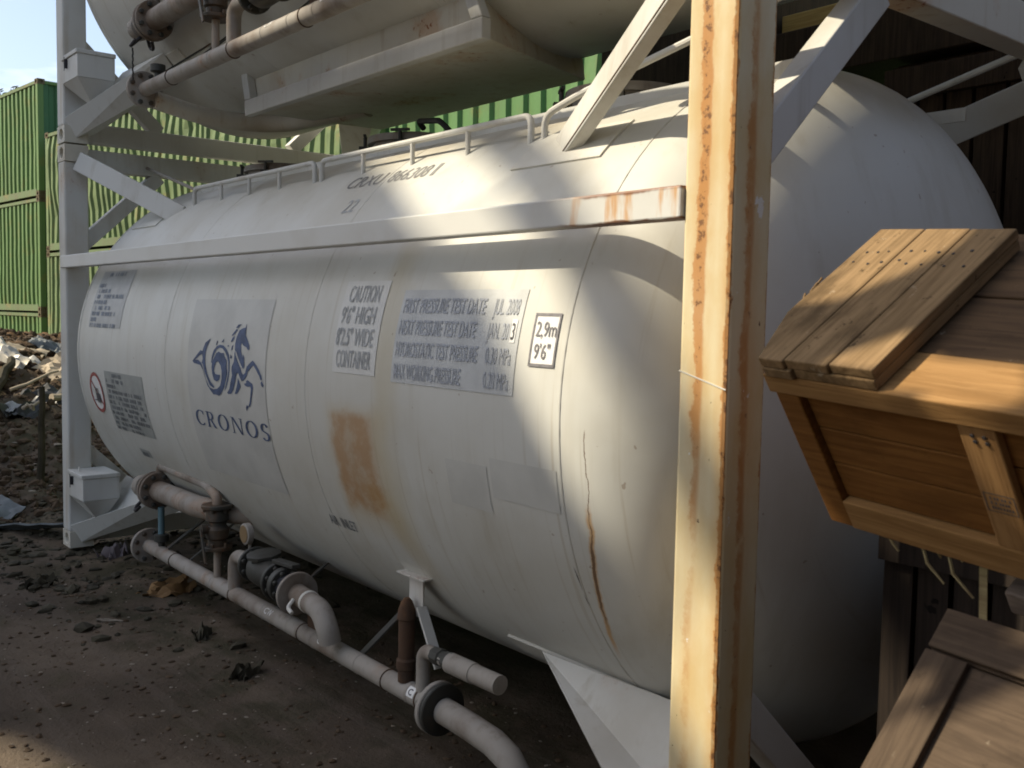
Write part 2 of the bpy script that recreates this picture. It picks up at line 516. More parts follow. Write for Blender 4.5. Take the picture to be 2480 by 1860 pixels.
# print colours
M['ink_blue'] = flat('faded blue ink', (.085, .115, .20), .35, .6, sc_=22)
M['ink_grey'] = flat('faded grey ink', (.385, .395, .395), .3, .6, sc_=22)
M['ink_pale'] = flat('bleached blue ink', (.33, .355, .385), .25, .6, sc_=18)
M['ink_dark'] = flat('dark ink', (.10, .095, .10), .4, .6, sc_=30)
M['ink_red'] = flat('faded red ink', (.36, .10, .085), .3, .6, sc_=30)
M['film_grey'] = flat('greyed film', (.495, .49, .455), .12, .5, sc_=5)
M['film_dark'] = flat('grey label film', (.35, .36, .335), .18, .5, sc_=6)
M['film_pale'] = flat('pale film', (.605, .60, .565), .12, .5, sc_=6)
M['film_blue'] = flat('bluish label film', (.505, .515, .505), .15, .5, sc_=6)
M['film_white'] = flat('white label film', (.74, .73, .70), .1, .45, sc_=6)
M['pad'] = paint('pad plate paint', (.61, .595, .535), amt=.35, rust=.05, streak=.2)

# ------------------------------------------------------------------ ground
def build_ground():
    def axis(a, b, st, far):
        core = np.arange(a, b+1e-6, st)
        k = np.geomspace(.1, far, 26)
        return np.concatenate([a-k[::-1], core, b+k])
    xs, ys = axis(-14, 7.5, .05, 320), axis(-2.2, 3.6, .045, 320)
    X, Y = np.meshgrid(xs, ys, indexing='ij')
    Z = ground_z(X, Y)
    V = np.stack([X.ravel(), Y.ravel(), Z.ravel()], 1)
    nx, ny = len(xs), len(ys)
    i, j = np.meshgrid(np.arange(nx-1), np.arange(ny-1), indexing='ij')
    a = (i*ny+j).ravel()
    F = np.stack([a, a+ny, a+ny+1, a+1], 1)
    me = bpy.data.meshes.new('ground')
    me.from_pydata(V.tolist(), [], F.tolist())
    me.shade_smooth()
    me.materials.append(M['soil'])
    o = link(bpy.data.objects.new('ground', me))
    o['kind'] = 'structure'
build_ground()

# ------------------------------------------------------------------ tank container
L_, W_, H_ = 6.058, 2.5, 2.896
PW = .163
Y0, Z0, RT = 1.25, 1.435, 1.25
LOW = 1.03
def surf(x, deg, off=0.0):
    a = R(deg)
    r = RT+off
    return Vector((x, Y0-r*math.cos(a), Z0+r*math.sin(a)*(LOW if a < 0 else 1)))

def shell_mb():
    prof = []
    n = 22
    for k in range(n+1):
        a = PI/2*(1-k/n)
        prof.append((.45-.42*math.sin(a)**(2/2.3), RT*max(math.cos(a), 0)**(2/2.3)))
    for x in np.linspace(.6, 5.3, 24):
        prof.append((float(x), RT))
    for k in range(n+1):
        a = PI/2*k/n
        prof.append((5.43+.61*math.sin(a)**(2/2.3), RT*max(math.cos(a), 0)**(2/2.3)))
    seg = 128
    m = MB()
    vs, fs = [], []
    for x, r in prof:
        r = max(r, .002)
        for k in range(seg):
            a = 2*PI*k/seg
            z = r*math.sin(a)
            vs.append((x, Y0-r*math.cos(a), Z0+(z*LOW if z < 0 else z)))
    for i in range(len(prof)-1):
        for k in range(seg):
            k2 = (k+1) % seg
            fs.append((i*seg+k, i*seg+k2, (i+1)*seg+k2, (i+1)*seg+k))
    fs.append(tuple(range(seg)))
    fs.append(tuple((len(prof)-1)*seg+k for k in range(seg)))
    return m.add(vs, fs)

def patch_mb(x0, x1, d0, d1, off=.002, thick=0.0, nx=8, nd=None):
    nd = nd or max(2, int(abs(d1-d0)/1.5))
    m = MB()
    vs = [surf(x0+(x1-x0)*i/nx, d0+(d1-d0)*j/nd, off) for i in range(nx+1) for j in range(nd+1)]
    fs = [(i*(nd+1)+j, (i+1)*(nd+1)+j, (i+1)*(nd+1)+j+1, i*(nd+1)+j+1) for i in range(nx) for j in range(nd)]
    if thick:
        b = [surf(x0+(x1-x0)*i/nx, d0+(d1-d0)*j/nd, off-thick) for i in range(nx+1) for j in range(nd+1)]
        n0 = len(vs)
        vs += b
        rim = [i*(nd+1) for i in range(nx+1)]+[nx*(nd+1)+j for j in range(1, nd+1)]+[i*(nd+1)+nd for i in range(nx-1, -1, -1)]+[j for j in range(nd-1, 0, -1)]
        for a, c in zip(rim, rim[1:]+rim[:1]):
            fs.append((a, c, c+n0, a+n0))
    return m.add(vs, fs)

def poly_mb(polys, off=.004):
    m = MB()
    for p in polys:
        tri = tessellate_polygon([[Vector((a*1.0, b*.0218, 0)) for a, b in p]])
        m.add([surf(a, b, off) for a, b in p], tri)
    return m

def words(parent, mat, body, x0, x1, d0, d1, off=.0045, bold=.0):
    # lay a line of print out word by word, each word a part of its own
    v, f = text_geo(body, bold)
    ws = body.split()
    full = text_w(body, bold)
    pos = 0.0
    done = ''
    for wd in ws:
        a = text_w(done+wd, bold)-text_w(wd, bold) if done else 0.0
        xa = x0+(x1-x0)*a/full
        xb = xa+(x1-x0)*text_w(wd, bold)/full
        m = MB()
        text_mb(m, wd, xa, min(xb, x1), d0, d1, off, bold)
        obj('word', m, mat, parent, smooth=0)
        done += wd+' '

_wid = {}
def text_w(body, bold):
    text_geo(body, bold)
    return _wid[(body, bold)]
_txt = {}
def text_geo(body, bold=.0):
    key = (body, bold)
    if key not in _txt:
        cu = bpy.data.curves.new('lettering', 'FONT')
        cu.body = body
        cu.size = 1
        cu.offset = bold
        cu.resolution_u = 3
        o = bpy.data.objects.new('lettering', cu)
        COL.objects.link(o)
        dg = bpy.context.evaluated_depsgraph_get()
        me = bpy.data.meshes.new_from_object(o.evaluated_get(dg))
        v = np.array([tuple(p.co)[:2] for p in me.vertices])
        f = [tuple(p.vertices) for p in me.polygons]
        bpy.data.objects.remove(o)
        bpy.data.curves.remove(cu)
        bpy.data.meshes.remove(me)
        lo, hi = v.min(0), v.max(0)
        _wid[key] = float(hi[0]-lo[0])
        _txt[key] = ((v-[lo[0], 0])/[hi[0]-lo[0], .73], f)
    return _txt[key]
def text_mb(mb, body, x0, x1, d0, d1, off=.0045, bold=.0):
    v, f = text_geo(body, bold)
    return mb.add([surf(x0+(x1-x0)*a, d0+(d1-d0)*b, off) for a, b in v], f)

def casting_mb(x0, x1, y0, y1, z0, z1, sx, sy, sz):
    # corner casting: box whose outer faces carry an octagonal hole with a pocket
    m = MB()
    def face(o, u, v, nrm, hole):
        o, u, v, nrm = map(Vector, (o, u, v, nrm))
        q = [o, o+u*.5, o+u, o+u+v*.5, o+u+v, o+u*.5+v, o+v, o+v*.5]
        if not hole:
            m.add([q[0], q[2], q[4], q[6]], [(0, 1, 2, 3)])
            return
        c = o+u*.5+v*.5
        ring = [c+u*.26*math.cos(a)+v*.34*math.sin(a) for a in [R(225+45*k) for k in range(8)]]
        inn = [p-nrm*.028 for p in ring]
        vs = q+ring+inn
        fs = [(k, (k+1) % 8, 8+(k+1) % 8, 8+k) for k in range(8)]
        fs += [(8+k, 8+(k+1) % 8, 16+(k+1) % 8, 16+k) for k in range(8)]
        fs.append(tuple(range(16, 24)))
        m.add(vs, fs)
    dx, dy, dz = x1-x0, y1-y0, z1-z0
    face((x0, y0, z0), (dx, 0, 0), (0, 0, dz), (0, -1, 0), sy < 0)
    face((x1, y1, z0), (-dx, 0, 0), (0, 0, dz), (0, 1, 0), sy > 0)
    face((x0, y1, z0), (0, -dy, 0), (0, 0, dz), (-1, 0, 0), sx < 0)
    face((x1, y0, z0), (0, dy, 0), (0, 0, dz), (1, 0, 0), sx > 0)
    face((x0, y0, z1), (dx, 0, 0), (0, dy, 0), (0, 0, 1), sz > 0)
    face((x0, y1, z0), (dx, 0, 0), (0, -dy, 0), (0, 0, -1), sz < 0)
    return m

def frame_castings(parent_posts, lx, wy, hz, mat, dims=(.178, .162, .118)):
    a, b, c = dims
    for (sx, sy), post in parent_posts.items():
        for sz in (-1, 1):
            x0 = lx-a if sx > 0 else 0
            y0 = wy-b if sy > 0 else 0
            z0 = hz-c if sz > 0 else 0
            obj('corner_casting', casting_mb(x0, x0+a, y0, y0+b, z0, z0+c, sx, sy, sz), mat, post, smooth=0, bevel=.006, fix=False)

def mirror(p, fx, fy):
    x, y, z = p
    return Vector((L_-x if fx else x, W_-y if fy else y, z))

def build_tank_container():
    T = thing('tank_container', 'off white tank container on the ground with a blue winged horse emblem on its side', 'tank container',
              group='tank containers stacked two high')
    obj('tank_shell', shell_mb(), M['tank'], T, smooth=50, fix=True)
    for x in (.45, 2.08, 3.76, 5.42):
        m = MB()
        pts = [surf(x, d, -.0005) for d in np.linspace(-178, 178, 90)]
        obj('weld_seam', m.tube(pts, .0045 if x > 5 or x < 1 else .0025, 6), M['tank'], T)
    # corner posts
    posts = {}
    for sx in (-1, 1):
        for sy in (-1, 1):
            x0 = L_-PW if sx > 0 else 0
            y0 = W_-PW if sy > 0 else 0
            x0b = x0+.004 if sx < 0 else x0
            y0b = y0
            m = MB().box(x0b, x0+PW-(.004 if sx > 0 else 0) + (.004 if sx > 0 else 0), y0b, y0+PW, .118, H_-.118)
            near = sx > 0 and sy < 0
            p = obj('corner_post', m, M['post'] if near else M['frame_streaked'], T, smooth=0, bevel=.012,
                    label='rust streaked corner post' if near else None)
            posts[(sx, sy)] = p
            if near:
                g = MB().bar((5.897, -.0008, 1.617), (6.056, -.0008, 1.575), .002, .0035)
                obj('weld_line', g, M['pad'], p, smooth=0)
    frame_castings(posts, L_, W_, H_, M['frame_rusty'])
    # rails
    for fy in (0, 1):
        m = MB()
        a, b = mirror((.07, -.012, 2.024), 0, fy), mirror((5.894, .058, 2.112), 0, fy)
        m.box(a.x, b.x, min(a.y, b.y), max(a.y, b.y), a.z, b.z)
        obj('side_rail', m, M['frame'] if fy else rail_mat, T, smooth=0, bevel=.006)
    for fx in (0, 1):
        for nm, z0, z1, mt in (('top_end_rail', 2.735, 2.882, 'frame_rusty' if fx else 'frame'), ('bottom_end_rail', .022, .160, 'frame')):
            a, b = mirror((.008, .165, z0), fx, 0), mirror((.108, W_-.165, z1), fx, 0)
            obj(nm, MB().box(min(a.x, b.x), max(a.x, b.x), a.y, b.y, z0, z1), M[mt], T, smooth=0, bevel=.006)
    # braces
    for fx in (0, 1):
        for fy in (0, 1):
            base = (6.058-4.93, .445, 2.372)
            p, q = mirror(base, fx, fy), mirror((.195, .092, 2.775), fx, fy)
            m = MB()
            d = (q-p).normalized()
            m.bar(p-d*.05, q, .135, .050, (0, -1 if not fy else 1, .35))
            cb_ = obj('corner_brace', m, M['frame'], T, smooth=0, bevel=.005)
            if fx and not fy:
                av = d.cross(Vector((0, -1, .35))).normalized()
                bv = av.cross(d).normalized()
                if av.z > 0:
                    av = -av
                s_ = MB().bar(p+av*.0555+bv*.0262, q+av*.0555+bv*.0262, .006, .003, (0, -1, .35))
                obj('rust_seam', s_, M['rusty'], cb_, smooth=0)
            # triangular end knees, top and bottom
            s = 1 if not fx else -1
            for (za, zb, ya, yb) in ((2.20, 2.735, .163, .70), (.70, .16, .163, .70)):
                p, q = mirror((.062, ya-.02, za), fx, fy), mirror((.062, yb, zb), fx, fy)
                obj('knee_brace', MB().bar(p, q, .085, .10, (0, 0, 1)), M['frame'], T, smooth=0, bevel=.005)
            # gusset under each end of the shell
            b = [mirror(v, fx, fy) for v in ((1.05, .50, .37), (.50, .50, .34), (.002, .165, .022), (.165, .075, .030))]
            tq = [mirror(v, fx, fy) for v in ((1.11, .36, .505), (.29, .37, .52), (.002, .165, .165), (.165, .002, .165))]
            obj('corner_gusset', MB().hexa(b, tq), M['frame'], T, smooth=0, bevel=.004)
    for x0, x1 in ((.52, 1.30), (4.72, 5.52)):
        obj('saddle_pad', patch_mb(x0, x1, -52, -46.5, .010, .012), M['pad'], T, smooth=0)
        obj('pad_plate', patch_mb(x0+.02, x1-.30, 43.5, 53.5, .007, .010), M['pad'], T, smooth=0)
        for fx in (0, 1):
            pass
    # handrails along the top of the shell
    hy, hz0, hz1 = .49, 2.415, 2.530
    runs = [(1.30, 2.93, (1.73, 2.13, 2.52)), (3.005, 4.68, (3.42, 3.85, 4.27))]
    for fy in (0, 1):
        for a, b, st in runs:
            m = MB()
            path = fillet([mirror((a, hy, hz0), 0, fy), mirror((a, hy, hz1), 0, fy), mirror((b, hy, hz1), 0, fy), mirror((b, hy, hz0), 0, fy)], .04)
            h = obj('handrail', m.tube(path, .0135, 10), M['frame'], T)
            for x in st:
                obj('stanchion', MB().tube([mirror((x, hy, hz0), 0, fy), mirror((x, hy, hz1-.01), 0, fy)], .011, 8), M['frame'], h)
        path = fillet([mirror((4.76, hy, hz0), 0, fy), mirror((4.76, hy, hz1-.01), 0, fy), mirror((4.93, hy+.02, 2.575), 0, fy), mirror((5.95, .60, 2.80), 0, fy)], .05)
        obj('handrail', MB().tube(path, .0135, 10), M['frame'], T)
        obj('handrail', MB().tube(fillet([mirror((1.30, hy+.01, hz1-.01), 0, fy), mirror((1.20, hy+.02, 2.545), 0, fy), mirror((.11, .60, 2.79), 0, fy)], .05), .0115, 8), M['pipe'], T)
    for yy in (.70, 1.80):
        g = MB().box(.9, 5.75, yy-.004, yy+.004, 2.54, 2.592)
        obj('gutter_strip', g, M['frame'], T, smooth=0)
    # manholes
    for x in (1.06, 2.75, 4.45):
        mh = obj('manhole', MB().lathe((x, 1.25, 2.62), (0, 0, 1), [(0, .255), (.10, .255), (.10, .285), (.12, .285)], 32), M['pipe'], T)
        obj('lid', MB().lathe((x, 1.25, 2.741), (0, 0, 1), [(0, .28), (.018, .28), (.034, .20), (.040, .02)], 32), M['pipe'], mh)
        for k in range(5):
            a = R(20+72*k)
            c = Vector((x+.30*math.cos(a), 1.25+.30*math.sin(a), 0))
            dv = Vector((math.cos(a), math.sin(a), 0))
            cl = MB().bar(c+Vector((0, 0, 2.695))-dv*.03, c+Vector((0, 0, 2.695))+dv*.035, .045, .03)
            cl.tube([c+Vector((0, 0, 2.69)), c+Vector((0, 0, 2.762))], .011, 8)
            pr_ = Vector((-dv.y, dv.x, 0))
            cl.bar(c+Vector((0, 0, 2.768))-pr_*.055, c+Vector((0, 0, 2.768))+pr_*.055, .016, .014)
            obj('clamp', cl, M['greasy'], mh, smooth=30)
    cr = MB()
    cr.tube(fillet([(3.04, 1.10, 2.77), (3.06, 1.05, 2.80), (3.36, .98, 2.755), (3.42, 1.0, 2.70)], .03), .016, 8)
    obj('lid_handle', cr, M['black'], T)
    # document boxes at the far post
    def holder(x0, x1, y0, y1, z0, z1, apex):
        b = MB()
        b.hexa([(x0, y0, z0), (x1, y0, z0), (x1, y1, z0), (x0, y1, z0)], [(x0, y0, z1), (x1, y0, z1), (x1, y1, z1), (x0, y1, z1)])
        ap = Vector(apex)
        b.hexa([ap+Vector((-.02, -.02, 0)), ap+Vector((.02, -.02, 0)), ap+Vector((.02, .02, 0)), ap+Vector((-.02, .02, 0))],
               [(x0+.002, y0+.002, z0-.001), (x1-.002, y0+.002, z0-.001), (x1-.002, y1-.002, z0-.001), (x0+.002, y1-.002, z0-.001)])
        h = obj('document_box', b, M['frame'], T, smooth=0, bevel=.004)
        lid = MB().box(x0-.007, x1+.007, y0-.009, y1+.006, z1+.001, z1+.030)
        obj('lid', lid, M['frame'], h, smooth=0, bevel=.005)
        xm = x0+.11
        la = MB().box(xm-.012, xm+.012, y0-.018, y0-.001, z1-.065, z1-.006)
        la.box(xm-.005, xm+.005, y0-.022, y0-.0185, z1-.085, z1+.012)
        obj('latch', la, M['black'], h, smooth=0, bevel=.003)
        tab = MB().box(xm+.02, xm+.05, y0+.03, y0+.036, z1+.031, z1+.06)
        obj('lid_tab', tab, M['frame'], h, smooth=0)
    holder(.172, .515, -.004, .245, .395, .550, (.40, .14, .235))
    pipework(T)
    decals(T)
    return T

def flange(mb, o, ax, r, th, nb, br=.011):
    mb.disc(o, ax, r, th, 28)
    axv = Vector(ax).normalized()
    for s in (-1, 1):
        BOLTS.bolts(Vector(o)+axv*s*(th/2+.007), ax, r*.78, nb, br*1.2, .020)
    return mb
BOLTS = MB()

def pipework(T):
    X = (1, 0, 0)
    # long bottom pipe
    p = obj('bottom_pipe', MB().tube([(1.28, .182, .212), (2.4, .18, .208), (3.4, .18, .203), (4.53, .18, .196)], .0435, 20), M['pipe'], T)
    obj('flange', flange(MB(), (1.272, .182, .212), (1, -.001, 0), .112, .030, 8, .013), M['pipe'], p)
    obj('flange', flange(MB(), (4.540, .18, .196), X, .105, .026, 8), M['pipe'], p)
    obj('flange', MB().disc((4.569, .18, .196), X, .104, .022, 28), M['greasy'], p)
    obj('pipe_spool', MB().tube([(4.585, .18, .196), (4.75, .18, .190), (4.90, .178, .180), (4.99, .176, .155), (5.05, .175, .105), (5.07, .175, .03)], .052, 20), M['pipe'], p)
    ring = MB()
    for x in (2.36, 3.02, 3.30, 3.55, 3.95, 4.36):
        ring.disc((x, .18, .2085-(x-2.4)*.0057), X, .0455, .010 if x < 4 else .030, 20)
    obj('clamp_rings', ring, M['pipe'], p)['kind'] = 'stuff'
    # upper outlet with coupling
    q = obj('outlet_pipe', MB().tube(fillet([(1.47, .18, .60), (2.16, .18, .602), (2.42, .30, .60), (2.62, .62, .60)], .22, 8), .064, 22), M['pipe'], T)
    obj('flange', flange(MB(), (1.462, .18, .60), X, .118, .026, 8, .013), M['pipe'], q)
    obj('flange', flange(MB(), (1.415, .18, .60), X, .118, .026, 8, .013), M['pipe'], q)
    obj('coupling', MB().lathe((1.405, .18, .60), (-1, -.04, -.02), [(0, .066), (.11, .066), (.115, .058), (.125, .058), (.13, .075), (.16, .077), (.215, .070), (.235, .05), (.24, .02)], 24), M['pipe'], q)
    cm = MB()
    for k in (-1, 1):
        cm.tube(fillet([(1.28, .18+.02*k, .53), (1.27, .16+.06*k, .47), (1.33, .15+.07*k, .455), (1.36, .15+.05*k, .49)], .03), .011, 8)
    obj('cam_lever', cm, M['black'], q)
    # bent thin pipe over the outlet down into the ball valve
    t = obj('bypass_pipe', MB().tube(fillet([(1.44, .20, .70), (1.46, .20, .755), (2.20, .20, .742), (2.385, .18, .70), (2.385, .18, .65)], .07, 6), .027, 16), M['pipe'], T)
    v = MB()
    v.disc((2.385, .18, .652), (0, 0, 1), .088, .022, 24)
    v.lathe((2.385, .18, .425), (0, 0, 1), [(0, .05), (.04, .05), (.05, .062), (.10, .066), (.12, .05), (.14, .05), (.15, .064), (.20, .060), (.215, .05)], 22)
    v.disc((2.385, .18, .418), (0, 0, 1), .082, .022, 24)
    v.bolts((2.385, .18, .636), (0, 0, 1), .07, 6, .010, .03)
    v.bolts((2.385, .18, .436), (0, 0, 1), .07, 6, .010, .03)
    v.tube([(2.385, .12, .53), (2.385, .085, .53)], .028, 12)
    bv = obj('ball_valve', v, M['greasy'], T)
    obj('valve_lever', MB().bar((2.39, .082, .53), (2.47, .075, .36), .022, .008, (0, 1, 0)), M['greasy'], bv, smooth=0)
    obj('drop_pipe', MB().tube([(2.385, .18, .41), (2.385, .18, .21)], .021, 12), M['pipe'], T)
    # gauge
    g = obj('pressure_gauge', MB().lathe((2.82, .175, .578), (0, -1, 0), [(0, .05), (.002, .056), (.03, .056), (.034, .050)], 26), M['pipe'], T)
    obj('dial', MB().disc((2.82, .1395, .578), (0, -1, 0), .046, .003, 26), M['brass'], g)
    obj('gauge_stem', MB().tube([(2.82, .175, .525), (2.82, .175, .40)], .009, 8), M['pipe'], g)
    # riser and check valve
    obj('riser_pipe', MB().tube(fillet([(2.62, .18, .21), (2.62, .18, .425), (2.86, .18, .425)], .085, 8), .038, 18), M['pipe'], T)
    c0, ax = Vector((2.862, .18, .425)), Vector((.61, -.05, -.02)).normalized()
    cv = MB()
    flange(cv, c0+ax*.012, ax, .092, .022, 8)
    cv.lathe(c0+ax*.022, ax, [(0, .05), (.03, .062), (.08, .082), (.20, .080), (.26, .060), (.33, .058)], 24)
    ck = obj('check_valve', cv, M['greasy'], T)
    top = c0+ax*.15+Vector((0, 0, .085))
    obj('valve_cover', MB().lathe(top-Vector((0, 0, .03)), (0, -.12, 1), [(0, .07), (.022, .07), (.022, .092), (.036, .092), (.042, .08)], 8), M['greasy'], ck)
    obj('flange', flange(MB(), c0+ax*.355, ax, .098, .024, 8), M['greasy'], ck)
    obj('flange', flange(MB(), c0+ax*.425, ax, .088, .045, 8), M['greasy'], ck)
    st = MB().bar(c0+ax*.33+Vector((0, -.01, .10)), c0+ax*.52+Vector((0, .02, .112)), .05, .02)
    obj('valve_handle', st, M['greasy'], ck, smooth=0, bevel=.004)
    obj('spacer', MB().lathe(c0+ax*.44, ax, [(0, .062), (.125, .062)], 22), M['black'], ck)
    sp = obj('outlet_spool', MB().tube(fillet([c0+ax*.575, c0+ax*.86, c0+ax*.93+Vector((0, .0, -.07)), c0+ax*.935+Vector((0, .01, -.125))], .10, 8), .050, 20), M['pipe'], T)
    obj('flange', MB().disc(c0+ax*.575, ax, .104, .022, 30), M['pipe'], sp)
    obj('clamp_band', MB().disc(c0+ax*.72, ax, .0535, .02, 22), M['pad'], sp)
    obj('clamp_handle', MB().tube(fillet([c0+ax*.65+Vector((0, -.05, .0)), c0+ax*.66+Vector((0, -.085, -.03)), c0+ax*.70+Vector((0, -.08, -.045))], .02), .010, 8), M['pad'], sp)
    obj('prop_plate', MB().box(3.46, 3.545, .176, .184, .24, .37), M['rusty'], T, smooth=0)
    # rusted vertical cylinder with bracket to the shell
    rc = obj('rusted_valve', MB().lathe((4.312, .18, .235), (0, 0, 1), [(0, .035), (.05, .035), (.055, .042), (.09, .042), (.10, .034), (.26, .034), (.265, .040), (.30, .036), (.335, .024), (.35, .012)], 18), M['rusty'], T)
    br = MB().box(4.262, 4.362, .225, .233, .50, .665)
    br.box(4.20, 4.40, .20, .34, .6655, .672)
    obj('bracket', br, M['frame'], T, smooth=0)
    obj('strut', MB().bar((4.355, .222, .55), (4.50, .215, .335), .012, .045, (0, 1, 0)), M['frame'], T, smooth=0)
    # tee with the capped branch
    te = obj('branch_pipe', MB().tube(fillet([(4.435, .18, .20), (4.435, .18, .405), (4.62, .18, .40)], .055, 6), .029, 16), M['pipe'], T)
    obj('union', MB().lathe((4.515, .18, .403), X, [(0, .034), (.02, .036), (.05, .036), (.055, .030), (.075, .030), (.08, .037), (.12, .037)], 8), M['greasy'], te)
    obj('pipe_stub', MB().lathe((4.62, .18, .40), (1, .03, 0), [(0, .040), (.15, .040), (.151, .037), (.30, .037)], 18), M['pipe'], te)
    obj('bolt_heads', BOLTS, M['greasy'], T, smooth=0)['kind'] = 'stuff'
    # weld beads and a few stickers on the long pipe
    wb = MB()
    for x in (1.75, 2.62, 3.42, 4.18, 4.435):
        zc = .212-(x-1.28)*.0049
        wb.tube([(x,   .18-.0445*math.cos(a), zc+.0445*math.sin(a)) for a in np.linspace(0, 2*PI, 20)], .0035, 5)
    obj('weld_beads', wb, M['rusty'], p)['kind'] = 'stuff'
    def on_pipe(x, a, off):
        zc = .212-(x-1.28)*.0049
        return Vector((x, .18-(.0437+off)*math.cos(R(a)), zc+(.0437+off)*math.sin(R(a))))
    for body, x0, x1, a0, a1, film in (('C', 4.375, 4.425, 8, 66, 1), ('CW', 3.06, 3.14, 20, 62, 0), ('CW', 3.62, 3.70, 20, 62, 0)):
        if film:
            m = MB()
            vs = [on_pipe(x0+(x1-x0)*i/3, a0+(a1-a0)*j/6, .0012) for i in range(4) for j in range(7)]
            m.add(vs, [(i*7+j, (i+1)*7+j, (i+1)*7+j+1, i*7+j+1) for i in range(3) for j in range(6)])
            st_ = obj('sticker', m, M['film_white'], p, smooth=50)
            x0, x1, a0, a1 = x0+.012, x1-.012, a0+12, a1-12
        v_, f_ = text_geo(body, .02)
        m = MB().add([on_pipe(x0+(x1-x0)*a, a0+(a1-a0)*b, .0025) for a, b in v_], f_)
        obj('letter', m, M['ink_dark'] if film else M['film_pale'], st_ if film else p, smooth=0)
    # dark strips that hang the pipework from the shell, and the blue hose stub
    for a, b in (((1.90, .18, .215), (2.06, .50, .52)), ((3.05, .18, .20), (3.2, .48, .50)), ((3.9, .18, .20), (4.0, .48, .50)), ((1.62, .18, .26), (1.70, .52, .52))):
        obj('hanger', MB().bar(a, b, .05, .008), M['greasy'], T, smooth=0)
    obj('drain_hose', MB().tube([(1.50, .185, .50), (1.50, .185, .325)], .020, 12), M['blue'], T)
    obj('drain_tee', MB().lathe((1.50, .185, .245), (0, 0, 1), [(0, .02), (.03, .02), (.04, .045), (.08, .045), (.085, .024)], 14), M['greasy'], T)

